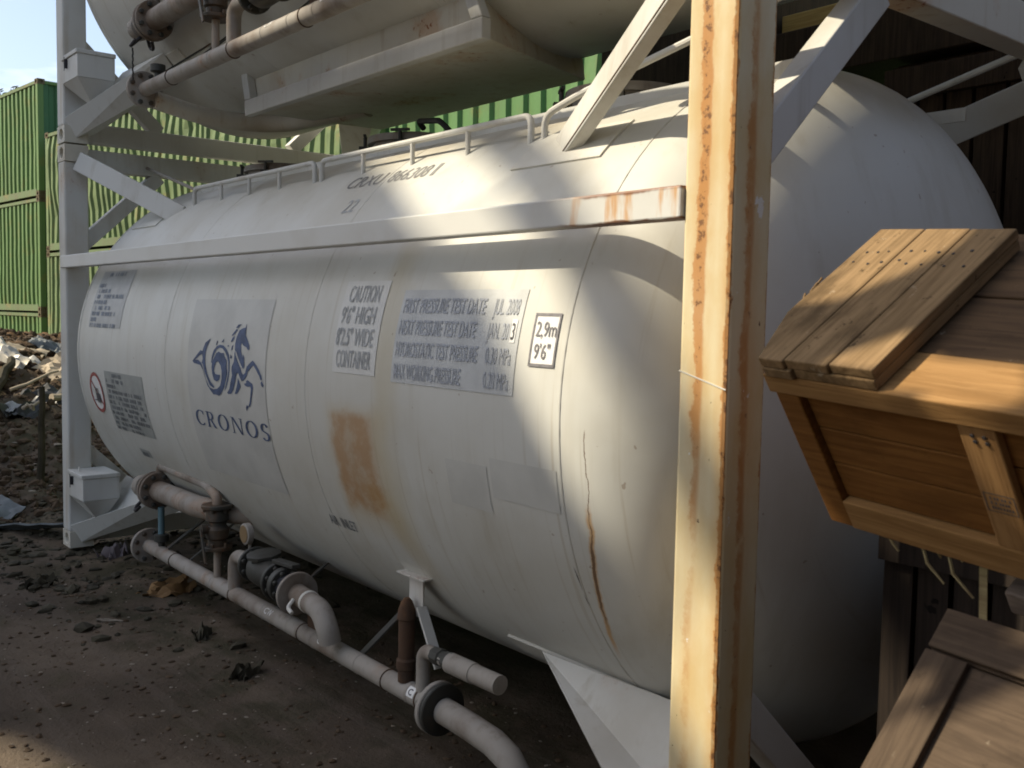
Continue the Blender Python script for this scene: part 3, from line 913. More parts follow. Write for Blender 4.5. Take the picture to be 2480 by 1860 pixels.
HORSE = [
    [(2.499,1.90),(2.563,3.70),(2.600,4.70),(2.628,4.50),(2.635,5.20),(2.657,6.60),(2.720,7.70),(2.706,6.80),(2.686,5.70),(2.671,4.30),(2.668,3.00),(2.675,1.20),(2.696,-0.60),(2.734,-2.30),(2.785,-3.50),(2.772,-3.80),(2.727,-3.30),(2.698,-2.00),(2.663,-0.40),(2.641,1.40),(2.625,1.70),(2.636,2.70),(2.626,3.80),(2.589,3.40),(2.559,2.70),(2.534,2.20),(2.579,2.30),(2.618,1.70),(2.641,0.50),(2.662,-0.90),(2.681,-2.20),(2.712,-3.50),(2.724,-4.20),(2.694,-3.40),(2.670,-1.80),(2.644,-0.00),(2.606,1.10),(2.555,1.30),(2.518,1.40)],
    [(2.776,3.00),(2.807,4.40),(2.835,4.80),(2.866,4.50),(2.903,4.60),(2.908,3.90),(2.940,3.00),(2.943,1.40),(2.949,0.10),(2.931,-1.50),(2.910,-3.10),(2.869,-4.70),(2.837,-5.40),(2.802,-5.20),(2.765,-5.30),(2.724,-4.30),(2.695,-3.00),(2.726,-3.80),(2.771,-4.10),(2.820,-3.80),(2.858,-3.00),(2.879,-1.40),(2.880,0.40),(2.867,1.60),(2.836,2.50),(2.813,2.30),(2.796,1.50),(2.785,0.10),(2.803,-0.50),(2.838,-0.60),(2.857,-0.50),(2.862,-0.80),(2.849,-1.70),(2.818,-2.20),(2.783,-1.90),(2.763,-0.60),(2.754,0.90),(2.759,2.10)],
    [(2.747,2.00),(2.753,3.60),(2.772,5.00),(2.806,6.00),(2.845,6.40),(2.887,6.30),(2.931,5.50),(2.961,4.30),(2.976,2.60),(2.975,0.60),(2.960,-1.40),(2.933,-3.20),(2.908,-4.10),(2.926,-2.80),(2.951,-1.00),(2.963,0.80),(2.959,2.50),(2.941,3.80),(2.916,4.80),(2.879,5.60),(2.843,5.70),(2.811,5.30),(2.786,4.30),(2.768,3.20),(2.758,2.00)],
    [(3.117,10.70),(3.125,11.60),(3.130,10.20),(3.133,9.00),(3.160,8.00),(3.188,6.80),(3.191,6.00),(3.178,5.70),(3.159,6.30),(3.119,6.70),(3.096,7.30),(3.094,6.40),(3.102,5.20),(3.121,3.90),(3.124,4.80),(3.142,4.00),(3.147,1.90),(3.132,1.50),(3.106,2.40),(3.072,3.80),(3.045,5.10),(3.029,5.50),(3.024,7.20),(3.032,8.50),(3.053,10.00),(3.087,10.50)],
    [(3.027,5.30),(3.043,4.20),(3.075,2.80),(3.104,1.60),(3.121,0.60),(3.138,0.20),(3.159,0.70),(3.174,2.10),(3.214,3.10),(3.238,3.60),(3.266,3.00),(3.304,1.90),(3.336,0.60),(3.343,-0.20),(3.329,-0.50),(3.316,0.30),(3.279,1.60),(3.246,2.60),(3.216,1.80),(3.188,1.00),(3.175,0.00),(3.148,-0.90),(3.119,-1.30),(3.100,-0.60),(3.078,0.50),(3.061,0.20),(3.044,-1.60),(3.018,-3.30),(2.991,-4.40),(2.951,-4.60),(2.941,-4.30),(2.970,-3.40),(2.985,-2.00),(2.997,-1.10),(3.008,-0.20),(3.000,0.70),(3.001,1.60),(3.025,2.90),(3.027,4.20)],
    [(3.076,-0.60),(3.093,-1.60),(3.106,-2.20),(3.090,-3.10),(3.059,-4.20),(3.031,-4.30),(3.056,-2.80),(3.069,-1.70)],
    [(3.142,-1.70),(3.172,-1.50),(3.169,-1.00),(3.191,-0.80),(3.214,-1.20),(3.240,-1.50),(3.244,-2.40),(3.227,-4.20),(3.210,-5.90),(3.194,-6.60),(3.176,-6.60),(3.193,-5.80),(3.211,-4.00),(3.220,-2.70),(3.216,-2.10),(3.183,-2.30),(3.157,-2.10)],
    [(3.150,-7.70),(3.150,-6.80),(3.164,-6.20),(3.177,-6.70)],
    [(3.328,-1.00),(3.343,-0.60),(3.362,-1.50),(3.350,-1.90),(3.335,-1.60)],
    [(2.971,8.70),(2.995,9.60),(3.022,10.40),(3.032,10.00),(3.009,9.20),(2.985,8.70)],
    [(3.008,10.50),(3.030,11.30),(3.070,11.40),(3.054,11.10),(3.038,10.50)],
    [(2.970,7.30),(2.983,8.20),(3.009,8.70),(3.005,8.00),(2.989,7.30)],
    [(2.983,5.20),(2.989,6.40),(3.006,6.60),(2.998,5.60)],
    [(2.859,7.00),(2.874,7.50),(2.888,7.90),(2.883,7.00)],
    [(2.931,6.20),(2.956,6.60),(2.951,6.10)],
    [(2.977,3.50),(2.981,4.40),(3.003,3.90),(2.995,3.50)],
    [(2.791,6.10),(2.804,7.30),(2.815,7.20),(2.806,6.30)],
]

def stroke(pts, thick, thin, n=None):
    # broad-pen stroke: thick on the verticals, thin on the horizontals
    P = [Vector((a, b)) for a, b in pts]
    l, r = [], []
    for i, p in enumerate(P):
        d = (P[min(i+1, len(P)-1)]-P[max(i-1, 0)]).normalized()
        nr = Vector((-d.y, d.x))
        w_ = (thin+(thick-thin)*abs(d.y)**1.3)/2
        l.append(p+nr*w_)
        r.append(p-nr*w_)
    return l, r

def cronos_letters():
    out = []
    def arc(cx, cy, rx, ry, a0, a1, n=26):
        return [(cx+rx*math.cos(R(a0+(a1-a0)*k/n)), cy+ry*math.sin(R(a0+(a1-a0)*k/n))) for k in range(n+1)]
    T, t = .15, .05
    def ring(cx, w_):
        return ('s', arc(cx, .5, w_/2-T/2, .5-t/2, 0, 360, 40), T, t)
    def poly(*p):
        return ('p', p)
    def serif(x, y, w_=.24):
        return poly((x-w_/2, y-.02), (x+w_/2, y-.02), (x+w_/2, y+.02), (x-w_/2, y+.02))
    L = []
    L.append((.72, [('s', arc(.43, .5, .36, .475, 50, 312), T, t), poly((.60, .84), (.70, .98), (.70, .72), (.66, .72)), poly((.60, .16), (.70, .22), (.70, .10))]))
    L.append((.78, [poly((.10, 0), (.25, 0), (.25, 1), (.10, 1)), serif(.175, .02, .3), serif(.14, .98, .26),
                    ('s', [(.25, .97)]+arc(.36, .74, .20, .23, 90, -90, 16)+[(.25, .50)], .15, .05),
                    poly((.32, .52), (.46, .52), (.78, .0), (.60, .0)), serif(.70, .02, .2)]))
    L.append((.92, [ring(.46, .86)]))
    L.append((.92, [poly((.12, 0), (.18, 0), (.18, 1), (.12, 1)), poly((.10, 1), (.26, 1), (.82, .0), (.70, .0)), poly((.76, 0), (.82, 0), (.82, 1), (.76, 1)),
                    serif(.15, .02), serif(.79, .98), serif(.12, .98, .2)]))
    L.append((.92, [ring(.46, .86)]))
    sp = arc(.34, .735, .20, .235, 25, 200, 18)+arc(.34, .27, .235, .245, 60, -160, 24)
    sp = [(.52, .82)]+arc(.33, .74, .195, .235, 55, 235, 18)+[(.34, .51)]+arc(.33, .265, .215, .24, 50, -150, 22)
    L.append((.62, [('s', sp, .15, .06)]))
    return L

def decals(T):
    # logo film
    lf = obj('logo_film', patch_mb(2.425, 3.375, -25.9, 17.2, .002, nx=10), M['film_grey'], T, smooth=50)
    obj('winged_horse', poly_mb(HORSE), M['ink_blue'], lf, smooth=0)
    Ls = cronos_letters()
    tot = sum(a for a, _ in Ls)+.16*5
    x, sx = 0.0, (3.375-2.485)/1.0
    for adv, shapes in Ls:
        m = MB()
        def mp_(p):
            return surf(2.485+(x+p[0])/tot*.885, -13.45+p[1]*3.75, .0045)
        for s in shapes:
            if s[0] == 'p':
                m.add([mp_(p) for p in s[1]], [tuple(range(len(s[1])))])
            else:
                l, r = stroke(s[1], s[2], s[3])
                n = len(l)
                m.add([mp_(p) for p in l]+[mp_(p) for p in r], [(k, k+1, n+k+1, n+k) for k in range(n-1)])
        obj('letter', m, M['ink_blue'], lf, smooth=0)
        x += adv+.16
    # heights and widths block
    cb = obj('caution_label', patch_mb(4.000, 4.335, 3.2, 20.9, .002), M['film_pale'], T, smooth=50)
    m = MB()
    for k, (s, a, b) in enumerate((('CAUTION', 4.045, 4.285), ('9\'6" HIGH', 4.02, 4.285), ('8\'2.5" WIDE', 4.01, 4.30), ('CONTAINER', 4.03, 4.30))):
        d1 = 20.1-4.15*k
        words(cb, M['ink_grey'], s, a, b, d1-3.35, d1, bold=.012)
    # pressure test block
    pb = obj('pressure_label', patch_mb(4.455, 5.190, 2.6, 19.0, .002), M['film_blue'], T, smooth=50)
    m = MB()
    rows = (('FIRST PRESSURE TEST DATE', 4.475, 4.985, 'JUL. 2008', 5.03, 5.165),
            ('NEXT PRESSURE TEST DATE', 4.475, 4.955, 'JAN. 2013', 5.02, 5.165),
            ('HYDROSTATIC TEST PRESSURE', 4.475, 4.985, '0.30 MPa', 5.03, 5.165),
            ('MAX WORKING PRESSURE', 4.475, 4.90, '0.20 MPa', 5.03, 5.165))
    for k, (s, a, b, s2, a2, b2) in enumerate(rows):
        d1 = 17.6-3.85*k
        words(pb, M['ink_pale2'], s, a, b, d1-2.7, d1, bold=.012)
        words(pb, M['ink_pale2'], s2, a2, b2, d1-2.7, d1)
    obj('patch', patch_mb(5.145, 5.172, 10.6, 14.2, .0038, nx=2), M['film_white'], pb, smooth=50)
    m = MB(); text_mb(m, '3', 5.150, 5.166, 11.05, 13.75, .0055)
    obj('digit', m, M['ink_dark'], pb, smooth=0)
    # 2,9m sign
    sg = obj('height_sign', patch_mb(5.255, 5.380, 7.3, 15.25, .002, nx=3), M['film_white'], T, smooth=50)
    m = MB()
    fr = ((5.255, 5.263, 7.3, 15.25), (5.372, 5.380, 7.3, 15.25), (5.263, 5.372, 7.3, 7.75), (5.263, 5.372, 14.8, 15.25))
    for a, b, c, d in fr:
        q = patch_mb(a, b, c, d, .0035, nx=2)
        m.add(q.v, q.f)
    obj('border', m, M['ink_sign'], sg, smooth=0)
    words(sg, M['ink_sign'], '2,9m', 5.272, 5.368, 11.75, 14.1)
    words(sg, M['ink_sign'], '9\'6"', 5.277, 5.352, 8.45, 10.8)
    # number on the upper slope
    for s, a, b, c, d, ink in (('CRXU', 3.42, 3.73, 46.3, 50.6, 'ink_num'), ('866308', 3.79, 4.10, 46.3, 50.6, 'ink_num'),
                               ('1', 4.135, 4.16, 46.3, 50.6, 'ink_num'), ('22', 3.60, 3.70, 38.0, 42.0, 'ink_grey')):
        m = MB()
        text_mb(m, s, a, b, c, d, .002, 0)
        obj('number_lettering', m, M[ink], T, smooth=0)
    # faded instruction panels near the far end: the print is illegible, so only worn bars of words
    rnd = random.Random(3)
    def panel(name, x0, x1, d0, d1, film, ink, rows, h):
        p = obj(name, patch_mb(x0, x1, d0, d1, .002), M[film], T, smooth=50)
        m = MB()
        for k, fill in enumerate(rows):
            if not fill:
                continue
            dt = d1-(d1-d0)*(k+.35)/len(rows)
            a = x0+.03+(.12 if fill < 0 else 0)
            end = x0+(x1-x0)*abs(fill)
            while a < end-.02:
                wl_ = rnd.uniform(.05, .14)
                b_ = min(a+wl_, end)
                q = a
                while q < b_-.008:
                    if rnd.random() < .82:
                        pp = patch_mb(q, q+.012, dt-h, dt, .0045, nx=1, nd=1)
                        m.add(pp.v, pp.f)
                        if rnd.random() < .7:
                            pp = patch_mb(q+.012, q+.019, dt-(h if rnd.random() < .5 else h*.55), dt-(0 if rnd.random() < .5 else h*.6), .0045, nx=1, nd=1)
                            m.add(pp.v, pp.f)
                    q += .023
                a = b_+.022
        obj('lettering', m, M[ink], p, smooth=0)['kind'] = 'stuff'
    panel('instruction_panel', .635, 1.275, 8.4, 26.4, 'film_dark2', 'ink_faint', (-.75, .0, .25, .55, .9, .5, .6, .85, .25, .95), 1.25)
    panel('instruction_panel', .985, 1.700, -21.7, -4.3, 'film_dark', 'ink_grey2', (-.55, .5, .3, .97, .92, .9, .97, .93, .95, .8, .75), 1.05)
    panel('small_label', 1.262, 1.442, -29.3, -26.9, 'film_dark', 'ink_grey2', (.9,), 1.5)
    # round no lifting sign
    m = MB()
    def circ(rx, k):
        return surf(.772+rx*math.cos(k), -11.5+math.degrees(rx/RT)*math.sin(k), .004)
    n = 40
    ro, ri = .135, .112
    m.add([circ(ro, 2*PI*k/n) for k in range(n)]+[circ(ri, 2*PI*k/n) for k in range(n)], [(k, (k+1) % n, n+(k+1) % n, n+k) for k in range(n)])
    a1, a2 = R(138), R(-42)
    e = .06
    m.add([circ(ri+.01, a1-e), circ(ri+.01, a1+e), circ(ri+.01, a2-e), circ(ri+.01, a2+e)], [(0, 1, 2, 3)])
    dsc = MB()
    dsc.add([surf(.772+.13*math.cos(2*PI*k/n), -11.5+math.degrees(.13/RT)*math.sin(2*PI*k/n), .0025) for k in range(n)], [tuple(range(n))])
    rs_ = obj('prohibition_sign', dsc, M['film_white'], T, smooth=0)
    obj('ring', m, M['ink_red'], rs_, smooth=0)
    tk = MB()
    def pt(u, v_):
        return surf(.772+u, -11.5+math.degrees(v_/RT), .0052)
    for q in ([(-.075, -.055), (-.02, -.055), (-.02, -.048), (-.075, -.048)], [(-.025, -.055), (-.012, -.055), (-.012, .035), (-.025, .035)],
              [(-.012, -.05), (.055, -.05), (.055, -.005), (.02, .0), (-.012, -.005)], [(.0, .0), (.012, .03), (.035, .03), (.045, .0), (.038, .0), (.030, .022), (.016, .022), (.008, .0)]):
        tk.add([pt(*p) for p in q], [tuple(range(len(q)))])
    for cx in (.0, .042):
        tk.add([pt(cx+.013*math.cos(2*PI*k/12), -.055+.013*math.sin(2*PI*k/12)) for k in range(12)], [tuple(range(12))])
    obj('truck_symbol', tk, M['ink_dark'], rs_, smooth=0)
    for s, a, b in (('AIR', 3.715, 3.795), ('INLET', 3.825, 3.955)):
        m = MB()
        text_mb(m, s, a, b, -29.9, -27.3, .002, .012)
        obj('inlet_lettering', m, M['ink_grey2'], T, smooth=0)
    for q in ((5.06, 5.40, -13.5, -7.2), (4.80, 5.04, -16.2, -8.7)):
        obj('faded_patch', patch_mb(*q, .0015), M['film_faint'], T, smooth=50)

M['ink_pale2'] = flat('bleached blue ink light', (.395, .415, .45), .25, .6, sc_=18)
M['ink_num'] = flat('weathered number paint', (.27, .265, .255), .4, .6, sc_=16)
M['ink_sign'] = flat('greyed sign ink', (.20, .19, .195), .4, .6, sc_=30)
M['ink_faint'] = flat('faint blue print', (.25, .285, .335), .3, .6, sc_=14)
M['ink_grey2'] = flat('grey green print', (.21, .22, .225), .3, .6, sc_=14)
M['film_dark2'] = flat('greyed label film', (.42, .42, .405), .2, .5, sc_=6)
M['film_faint'] = flat('label ghost', (.525, .52, .48), .12, .5, sc_=4)

def mat_rail():
    t = NT('side rail paint')
    x, y, z = t.xyz()
    c = t.mix(t.math('MULTIPLY', t.ss(t.noise(2.2, 6), .42, .7), .35), (.60, .595, .56), (.42, .38, .30))
    hot = t.ss(t.math('MULTIPLY_ADD', t.noise(2.4, 4, .6, (1, .1, .1)), .5, x), 5.55, 5.95)
    drip = t.ss(t.noise(5, 5, .6, (2.2, 1, .35)), .50, .62)
    c = t.mix(t.math('MULTIPLY', t.math('MULTIPLY', hot, drip), .8), c, (.50, .25, .07))
    edge = t.math('MAXIMUM', t.ss(t.math('MULTIPLY_ADD', t.noise(14, 4), .03, z), 2.112, 2.122), t.ss(t.math('MULTIPLY_ADD', t.noise(14, 4), -.03, z), 2.016, 2.010))
    c = t.mix(t.math('MULTIPLY', t.math('MULTIPLY', hot, edge), .9), c, (.17, .06, .02))
    t.bump(t.noise(40, 4), .08, .004)
    return t.done(c, .5, 0, .25)
rail_mat = mat_rail()

lower = build_tank_container()
upper = copy_tree(lower, None, skip=('caution_label', 'pressure_label', 'height_sign', 'number_lettering', 'instruction_panel', 'small_label',
                                     'prohibition_sign', 'inlet_lettering', 'faded_patch', 'logo_film', 'drain_hose'))
upper.location = (0, 0, 2.908)
upper['label'] = 'second tank container stacked on top, seen from below, its tank in shade'
# hopper tray with a folded rim under the upper tank
hb = MB()
hb.hexa([(1.76, .70, .070), (4.11, .70, .070), (3.78, 1.62, .085), (1.76, 1.62, .085)], [(1.70, .70, .40), (4.02, .70, .40), (3.72, 1.62, .40), (1.70, 1.62, .40)])
hop = obj('hopper_tray', hb, M['frame_rusty'], upper, smooth=0, bevel=.006)
rm_ = MB().box(1.72, 4.15, .645, .698, .050, .145)
obj('tray_rim', rm_, M['frame'], hop, smooth=0, bevel=.006)
for a, b, c, d in ((1.72, 1.80, 1.64, 1.72), (4.07, 4.15, 3.93, 4.01)):
    rm_ = MB().hexa([(a, .645, .146), (b, .645, .146), (b, .698, .146), (a, .698, .146)], [(c, .645, .40), (d, .645, .40), (d, .698, .40), (c, .698, .40)])
    obj('tray_rim', rm_, M['frame'], hop, smooth=0, bevel=.006)
ch = MB()
for k in range(11):
    z = .455-.020*k
    ch.tube([(1.285+(.006 if k % 2 else 0), .105, z), (1.285-(.004 if k % 2 else 0), .105+(.004 if k % 2 else 0), z-.021)], .0055, 6)
obj('chain', ch, M['black'], upper)
up_ = MB()
up_.tube(fillet([(1.27, .24, .16), (1.22, .62, .10), (1.35, 1.05, .095), (2.2, 1.25, .12)], .25, 8), .058, 18)
obj('underside_pipe', up_, M['frame_rusty'], upper)

# ------------------------------------------------------------------ shipping containers behind
def corrugated(x0, x1, z0, z1, y, inward, pitch=.278, depth=.046, dent=0.0, seed=0):
    m = MB()
    pr_ = []
    x = x0
    while x < x1-1e-6:
        for f, d in ((0, 0), (.385, 0), (.5, 1), (.885, 1)):
            if x+f*pitch < x1:
                pr_.append((x+f*pitch, d*depth))
        x += pitch
    pr_.append((x1, 0))
    nz_ = 9 if dent else 2
    vs = []
    for px, d in pr_:
        for k in range(nz_):
            z = z0+(z1-z0)*k/(nz_-1)
            e = 0
            if dent and 0 < k < nz_-1:
                e = dent*float(fbm(np.array(px*1.3+seed), np.array(z*1.6+seed*2), 3))
            vs.append((px+e*.6, y+inward*(d+e), z))
    fs = [(i*nz_+k, (i+1)*nz_+k, (i+1)*nz_+k+1, i*nz_+k+1) for i in range(len(pr_)-1) for k in range(nz_-1)]
    return m.add(vs, fs)

def shipping_container(label, L, Hc, mat, dent=0, seed=0, rail='railrust'):
    """long front faces -y, origin at the right hand bottom front corner, runs towards -x"""
    t = thing('shipping_container', label, 'shipping container', group='green shipping containers stacked behind the tanks')
    Wc = 2.438
    obj('side_panel', corrugated(-L+.13, -.13, .17, Hc-.09, .022, 1, dent=dent, seed=seed), mat, t, smooth=0)
    obj('side_panel', corrugated(-L+.13, -.13, .17, Hc-.09, Wc-.022, -1), mat, t, smooth=0)
    e = corrugated(.13, Wc-.13, .17, Hc-.09, -.025, 1)
    e.v = [(-p[1]-.05, p[0], p[2]) for p in e.v]
    obj('end_panel', e, M['green_end'], t, smooth=0)
    e2 = corrugated(.13, Wc-.13, .17, Hc-.09, -.025, 1)
    e2.v = [(-L+p[1]+.05, p[0], p[2]) for p in e2.v]
    obj('end_panel', e2, mat, t, smooth=0)
    obj('roof', MB().box(-L+.06, -.06, .06, Wc-.06, Hc-.035, Hc-.02), mat, t, smooth=0)
    obj('floor', MB().box(-L+.06, -.06, .06, Wc-.06, .13, .15), M['wood_dark'], t, smooth=0)
    posts = {}
    for sx in (-1, 1):
        for sy in (-1, 1):
            x0 = -.13 if sx > 0 else -L
            y0 = Wc-.13 if sy > 0 else 0
            posts[(sx, sy)] = obj('corner_post', MB().box(x0, x0+.13, y0, y0+.13, .119, Hc-.119), mat, t, smooth=0, bevel=.008)
    for (sx, sy), p in posts.items():
        for sz in (-1, 1):
            x0 = -.175 if sx > 0 else -L-.003
            y0 = Wc-.160 if sy > 0 else -.003
            z0 = Hc-.118 if sz > 0 else 0
            obj('corner_casting', casting_mb(x0, x0+.178, y0, y0+.163, z0, z0+.118, sx, sy, sz), M['castrust'], p, smooth=0, fix=False)
    for y in (.004, Wc-.064):
        obj('bottom_rail', MB().box(-L+.176, -.176, y, y+.06, .02, .168), M[rail], t, smooth=0)
        obj('top_rail', MB().box(-L+.176, -.176, y, y+.06, Hc-.10, Hc-.03), M[rail], t, smooth=0)
    for x in (-.064, -L+.004):
        obj('top_end_rail', MB().box(x, x+.06, .166, Wc-.166, Hc-.10, Hc-.03), mat, t, smooth=0)
        obj('bottom_end_rail', MB().box(x, x+.06, .166, Wc-.166, .02, .168), mat, t, smooth=0)
    return t

ROW = R(5.0)
def row_at(s, z, off=0.0):       # s metres along the row from the left stack's right front corner
    return (-16.50+s*math.cos(ROW)-off*math.sin(ROW), 4.00+s*math.sin(ROW)+off*math.cos(ROW), z)
def put(t, s, z, off=0.0):
    t.location = row_at(s, z, off)
    t.rotation_euler = (0, 0, ROW)
    return t

green, green2, pale = M['green'], M['green2'], M['green_pale']
put(shipping_container('yellow green container at the top of the tall stack at the left edge', 12.192, 2.591, green, .02, 1), 0, 4.185)
put(shipping_container('yellow green container second from the top in the tall left stack', 12.192, 2.591, green, .02, 3), 0, 1.582)
put(shipping_container('yellow green container at the bottom of the tall left stack behind the rubbish heap', 12.192, 1.578, green, .02, 5), 0, 0.0)
put(shipping_container('faded dented green container on top, seen between the far corner post and the tank', 12.192, 2.591, pale, .10, 2), .42+12.19, 2.925)
put(shipping_container('faded green container low behind the far corner post and the rubbish heap', 12.192, 2.591, pale, .05, 8), .42+12.19, .325)
put(shipping_container('bright green container on top, seen above the handrail beside the white corner brace', 12.192, 2.70, green2, .03, 4), .42+12.19+.25+12.19, 2.87)
put(shipping_container('bright green container at the bottom, behind the near end of the tanks', 12.192, 2.591, green2, .02, 6), .42+12.19+.25+12.19, .27)

# ------------------------------------------------------------------ rubbish heap
def lump_mesh(name, n, place, rmin, rmax, mat, seed, flatz=.7, sub=1):
    rnd = np.random.RandomState(seed)
    bm = bmesh.new()
    bmesh.ops.create_icosphere(bm, subdivisions=sub, radius=1)
    bv = np.array([v.co[:] for v in bm.verts])
    bf = [[v.index for v in f.verts] for f in bm.faces]
    bm.free()
    V, F = [], []
    pts = place(rnd, n)
    for k, (x, y) in enumerate(pts):
        r = rmin*(rmax/rmin)**(rnd.rand()**2)
        v = bv*(1+.55*(rnd.rand(len(bv), 1)-.5))*r*np.array([1+.6*rnd.rand(), .7+.5*rnd.rand(), flatz*(.6+.6*rnd.rand())])
        a = rnd.rand()*6.28
        c, s_ = math.cos(a), math.sin(a)
        v = v@np.array([[c, s_, 0], [-s_, c, 0], [0, 0, 1]])
        z = float(ground_z(x, y))
        V.append(v+[x, y, z+r*flatz*.25])
        F += [[i+k*len(bv) for i in f] for f in bf]
    me = bpy.data.meshes.new(name)
    me.from_pydata(np.concatenate(V).tolist(), [], F)
    me.materials.append(mat)
    o = link(bpy.data.objects.new(name, me))
    o['kind'] = 'stuff'
    return o

def heap_place(rnd, n):
    x = -1.2-11*rnd.rand(n)**1.4
    y = -1.2+4.4*rnd.rand(n)
    return np.stack([x, y], 1)
def mid_place(rnd, n):
    x = -1.6+5.4*rnd.rand(n)
    y = -.55+2.2*rnd.rand(n)**1.3
    keep = rnd.rand(n) < sst((3.2-x)/3.5)*sst((y+.9)/.6)
    return np.stack([x, y], 1)[keep]
def fore_place(rnd, n):
    x = 1.0+5.5*rnd.rand(n)
    y = -1.6+2.4*rnd.rand(n)
    return np.stack([x, y], 1)
lump_mesh('heap_clods', 12000, heap_place, .008, .055, M['clod'], 1, .95, 1)
lump_mesh('mossy_clods', 2600, mid_place, .006, .050, M['moss'], 2, .6)
lump_mesh('earth_crumbs', 2600, fore_place, .003, .016, M['clod'], 3, .6)
lump_mesh('pale_chips', 900, fore_place, .0025, .011, M['chip'], 4, .45)
lump_mesh('heap_chips', 500, heap_place, .012, .05, M['chip'], 5, .4)

def crumple(name, label, cat, x, y, sx, sy, rot, mat, amp=.05, tilt=(0, 0), lift=.04, seed=0, n=14, ragged=.0, thick=.004):
    rnd = np.random.RandomState(seed)
    u, v = np.meshgrid(np.linspace(-.5, .5, n), np.linspace(-.5, .5, n), indexing='ij')
    z = amp*(fbm(u*4+seed*3.1, v*4+seed*1.7, 4)*2)
    ex = 1+ragged*(fbm(v*5+seed, u*0+seed, 3))
    ey = 1+ragged*(fbm(u*5+seed*2, v*0+seed*.5, 3))
    P = np.stack([(u*sx*ex).ravel(), (v*sy*ey).ravel(), z.ravel()], 1)
    m = MB()
    top = [tuple(p) for p in P]
    bot = [(p[0], p[1], p[2]-thick) for p in P]
    fs = [(i*n+j, (i+1)*n+j, (i+1)*n+j+1, i*n+j+1) for i in range(n-1) for j in range(n-1)]
    fs2 = [tuple(n*n+k for k in f[::-1]) for f in fs]
    rim = [i*n for i in range(n)]+[(n-1)*n+j for j in range(1, n)]+[i*n+n-1 for i in range(n-2, -1, -1)]+[j for j in range(n-2, 0, -1)]
    sd = [(b, a, a+n*n, b+n*n) for a, b in zip(rim, rim[1:]+rim[:1])]
    m.add(top+bot, fs+fs2+sd)
    o = obj(name, m, mat, None, smooth=25)
    o.location = (x, y, float(ground_z(x, y))+lift)
    o.rotation_euler = (tilt[0], tilt[1], rot)
    return tag(o, label, cat)

# tilt: the heap rises towards -x, so sheets lying on it lean that way
crumple('foil_sheet', 'crumpled silver foil sheet lying on the sunlit heap', 'foil', -5.65, .86, .80, .38, .5, M['foil'], .10, (R(18), R(18)), .12, 3)
crumple('cardboard_sheet', 'pale torn cardboard sheet on the heap beside the far corner post', 'cardboard', -5.15, 1.42, .50, .62, .3, M['card'], .07, (R(40), R(28)), .16, 6, ragged=.3)
crumple('panel_scrap', 'flat pale panel scrap lying at the crest of the heap', 'scrap', -6.40, 1.27, .52, .30, 1.0, M['card'], .03, (R(12), R(14)), .10, 8)
crumple('metal_offcut', 'bent grey metal offcut on the heap crest below the green containers', 'scrap', -6.75, 1.62, .45, .26, .7, M['sheet'], .06, (R(20), R(10)), .12, 9)
crumple('plastic_sheet', 'dark rumpled plastic sheet across the middle of the heap', 'plastic sheet', -4.15, .82, .55, .95, .45, M['tarp'], .12, (R(8), R(12)), .09, 11, 18, .2)
crumple('white_scrap', 'small white panel scrap in the shaded foot of the heap', 'scrap', -4.02, .56, .15, .17, .7, M['white'], .03, (R(25), R(20)), .10, 12)
crumple('metal_sheet', 'bluish metal sheet in shade at the left edge of the ground', 'metal sheet', -1.46, -.16, .34, .36, .5, M['sheet'], .03, (R(16), R(14)), .06, 13, 8, thick=.008)
crumple('metal_channel', 'long bent bluish metal channel lying in front of the far corner post', 'metal sheet', -.72, -.06, .17, .85, -1.0, M['sheet'], .018, (R(7), R(-22)), .06, 14, 8, thick=.012)
crumple('card_scrap', 'torn brown card scrap on dark ground near the bottom pipe', 'scrap', 1.60, .20, .20, .33, .25, M['leaf'], .045, (R(8), R(10)), .030, 16, 12, .5)
crumple('plastic_scrap', 'pinkish plastic scrap beside the far post foot', 'scrap', .56, .19, .16, .20, .5, M['bag'], .08, (R(10), R(5)), .035, 17, 12, .4)
crumple('pale_shard', 'thin pale curved shard on the dark ground', 'scrap', 2.02, -.30, .022, .14, -.75, M['chip'], .006, (0, R(10)), .012, 18, 8, .3)
for k, (x, y, r_, s_) in enumerate(((1.02, -.42, .3, .10), (2.55, .02, 1.2, .09), (3.2, -.02, .6, .10))):
    crumple('mossy_flake', ('mossy flake on the ground near the far post foot', 'dark mossy tuft on the ground left of the bottom pipe', 'dark flake on the ground below the check valve')[k], 'debris', x, y, s_, s_*1.7, r_, M['moss'], .05, (R(6), R(6)), .016, 20+k, 10, .5)

def stick(name, label, cat, p, q, r, mat, jit=.02, seed=0):
    rnd = random.Random(seed)
    p, q = Vector(p), Vector(q)
    pts = [p.lerp(q, k/6)+Vector([rnd.uniform(-jit, jit) for _ in range(3)]) for k in range(7)]
    o = obj(name, MB().tube(pts, [r*(1-.35*k/6) for k in range(7)], 8), mat)
    return tag(o, label, cat)
def gzp(x, y, dz):
    return (x, y, float(ground_z(x, y))+dz)
stick('pale_rod', 'thin pale rod lying across the sunlit earth of the heap', 'rod', gzp(-4.70, .70, .07), gzp(-4.95, 1.30, .13), .022, M['card'], .01, 1)
stick('log', 'weathered branch lying at the left edge of the heap', 'branch', gzp(-4.55, .45, .06), gzp(-5.25, .86, .13), .07, M['twig'], .025, 2)
stick('white_pipe', 'short pale pipe sticking out beside the far corner post', 'pipe', gzp(-4.05, .98, .08), gzp(-4.25, 1.36, .14), .045, M['card'], .01, 3)
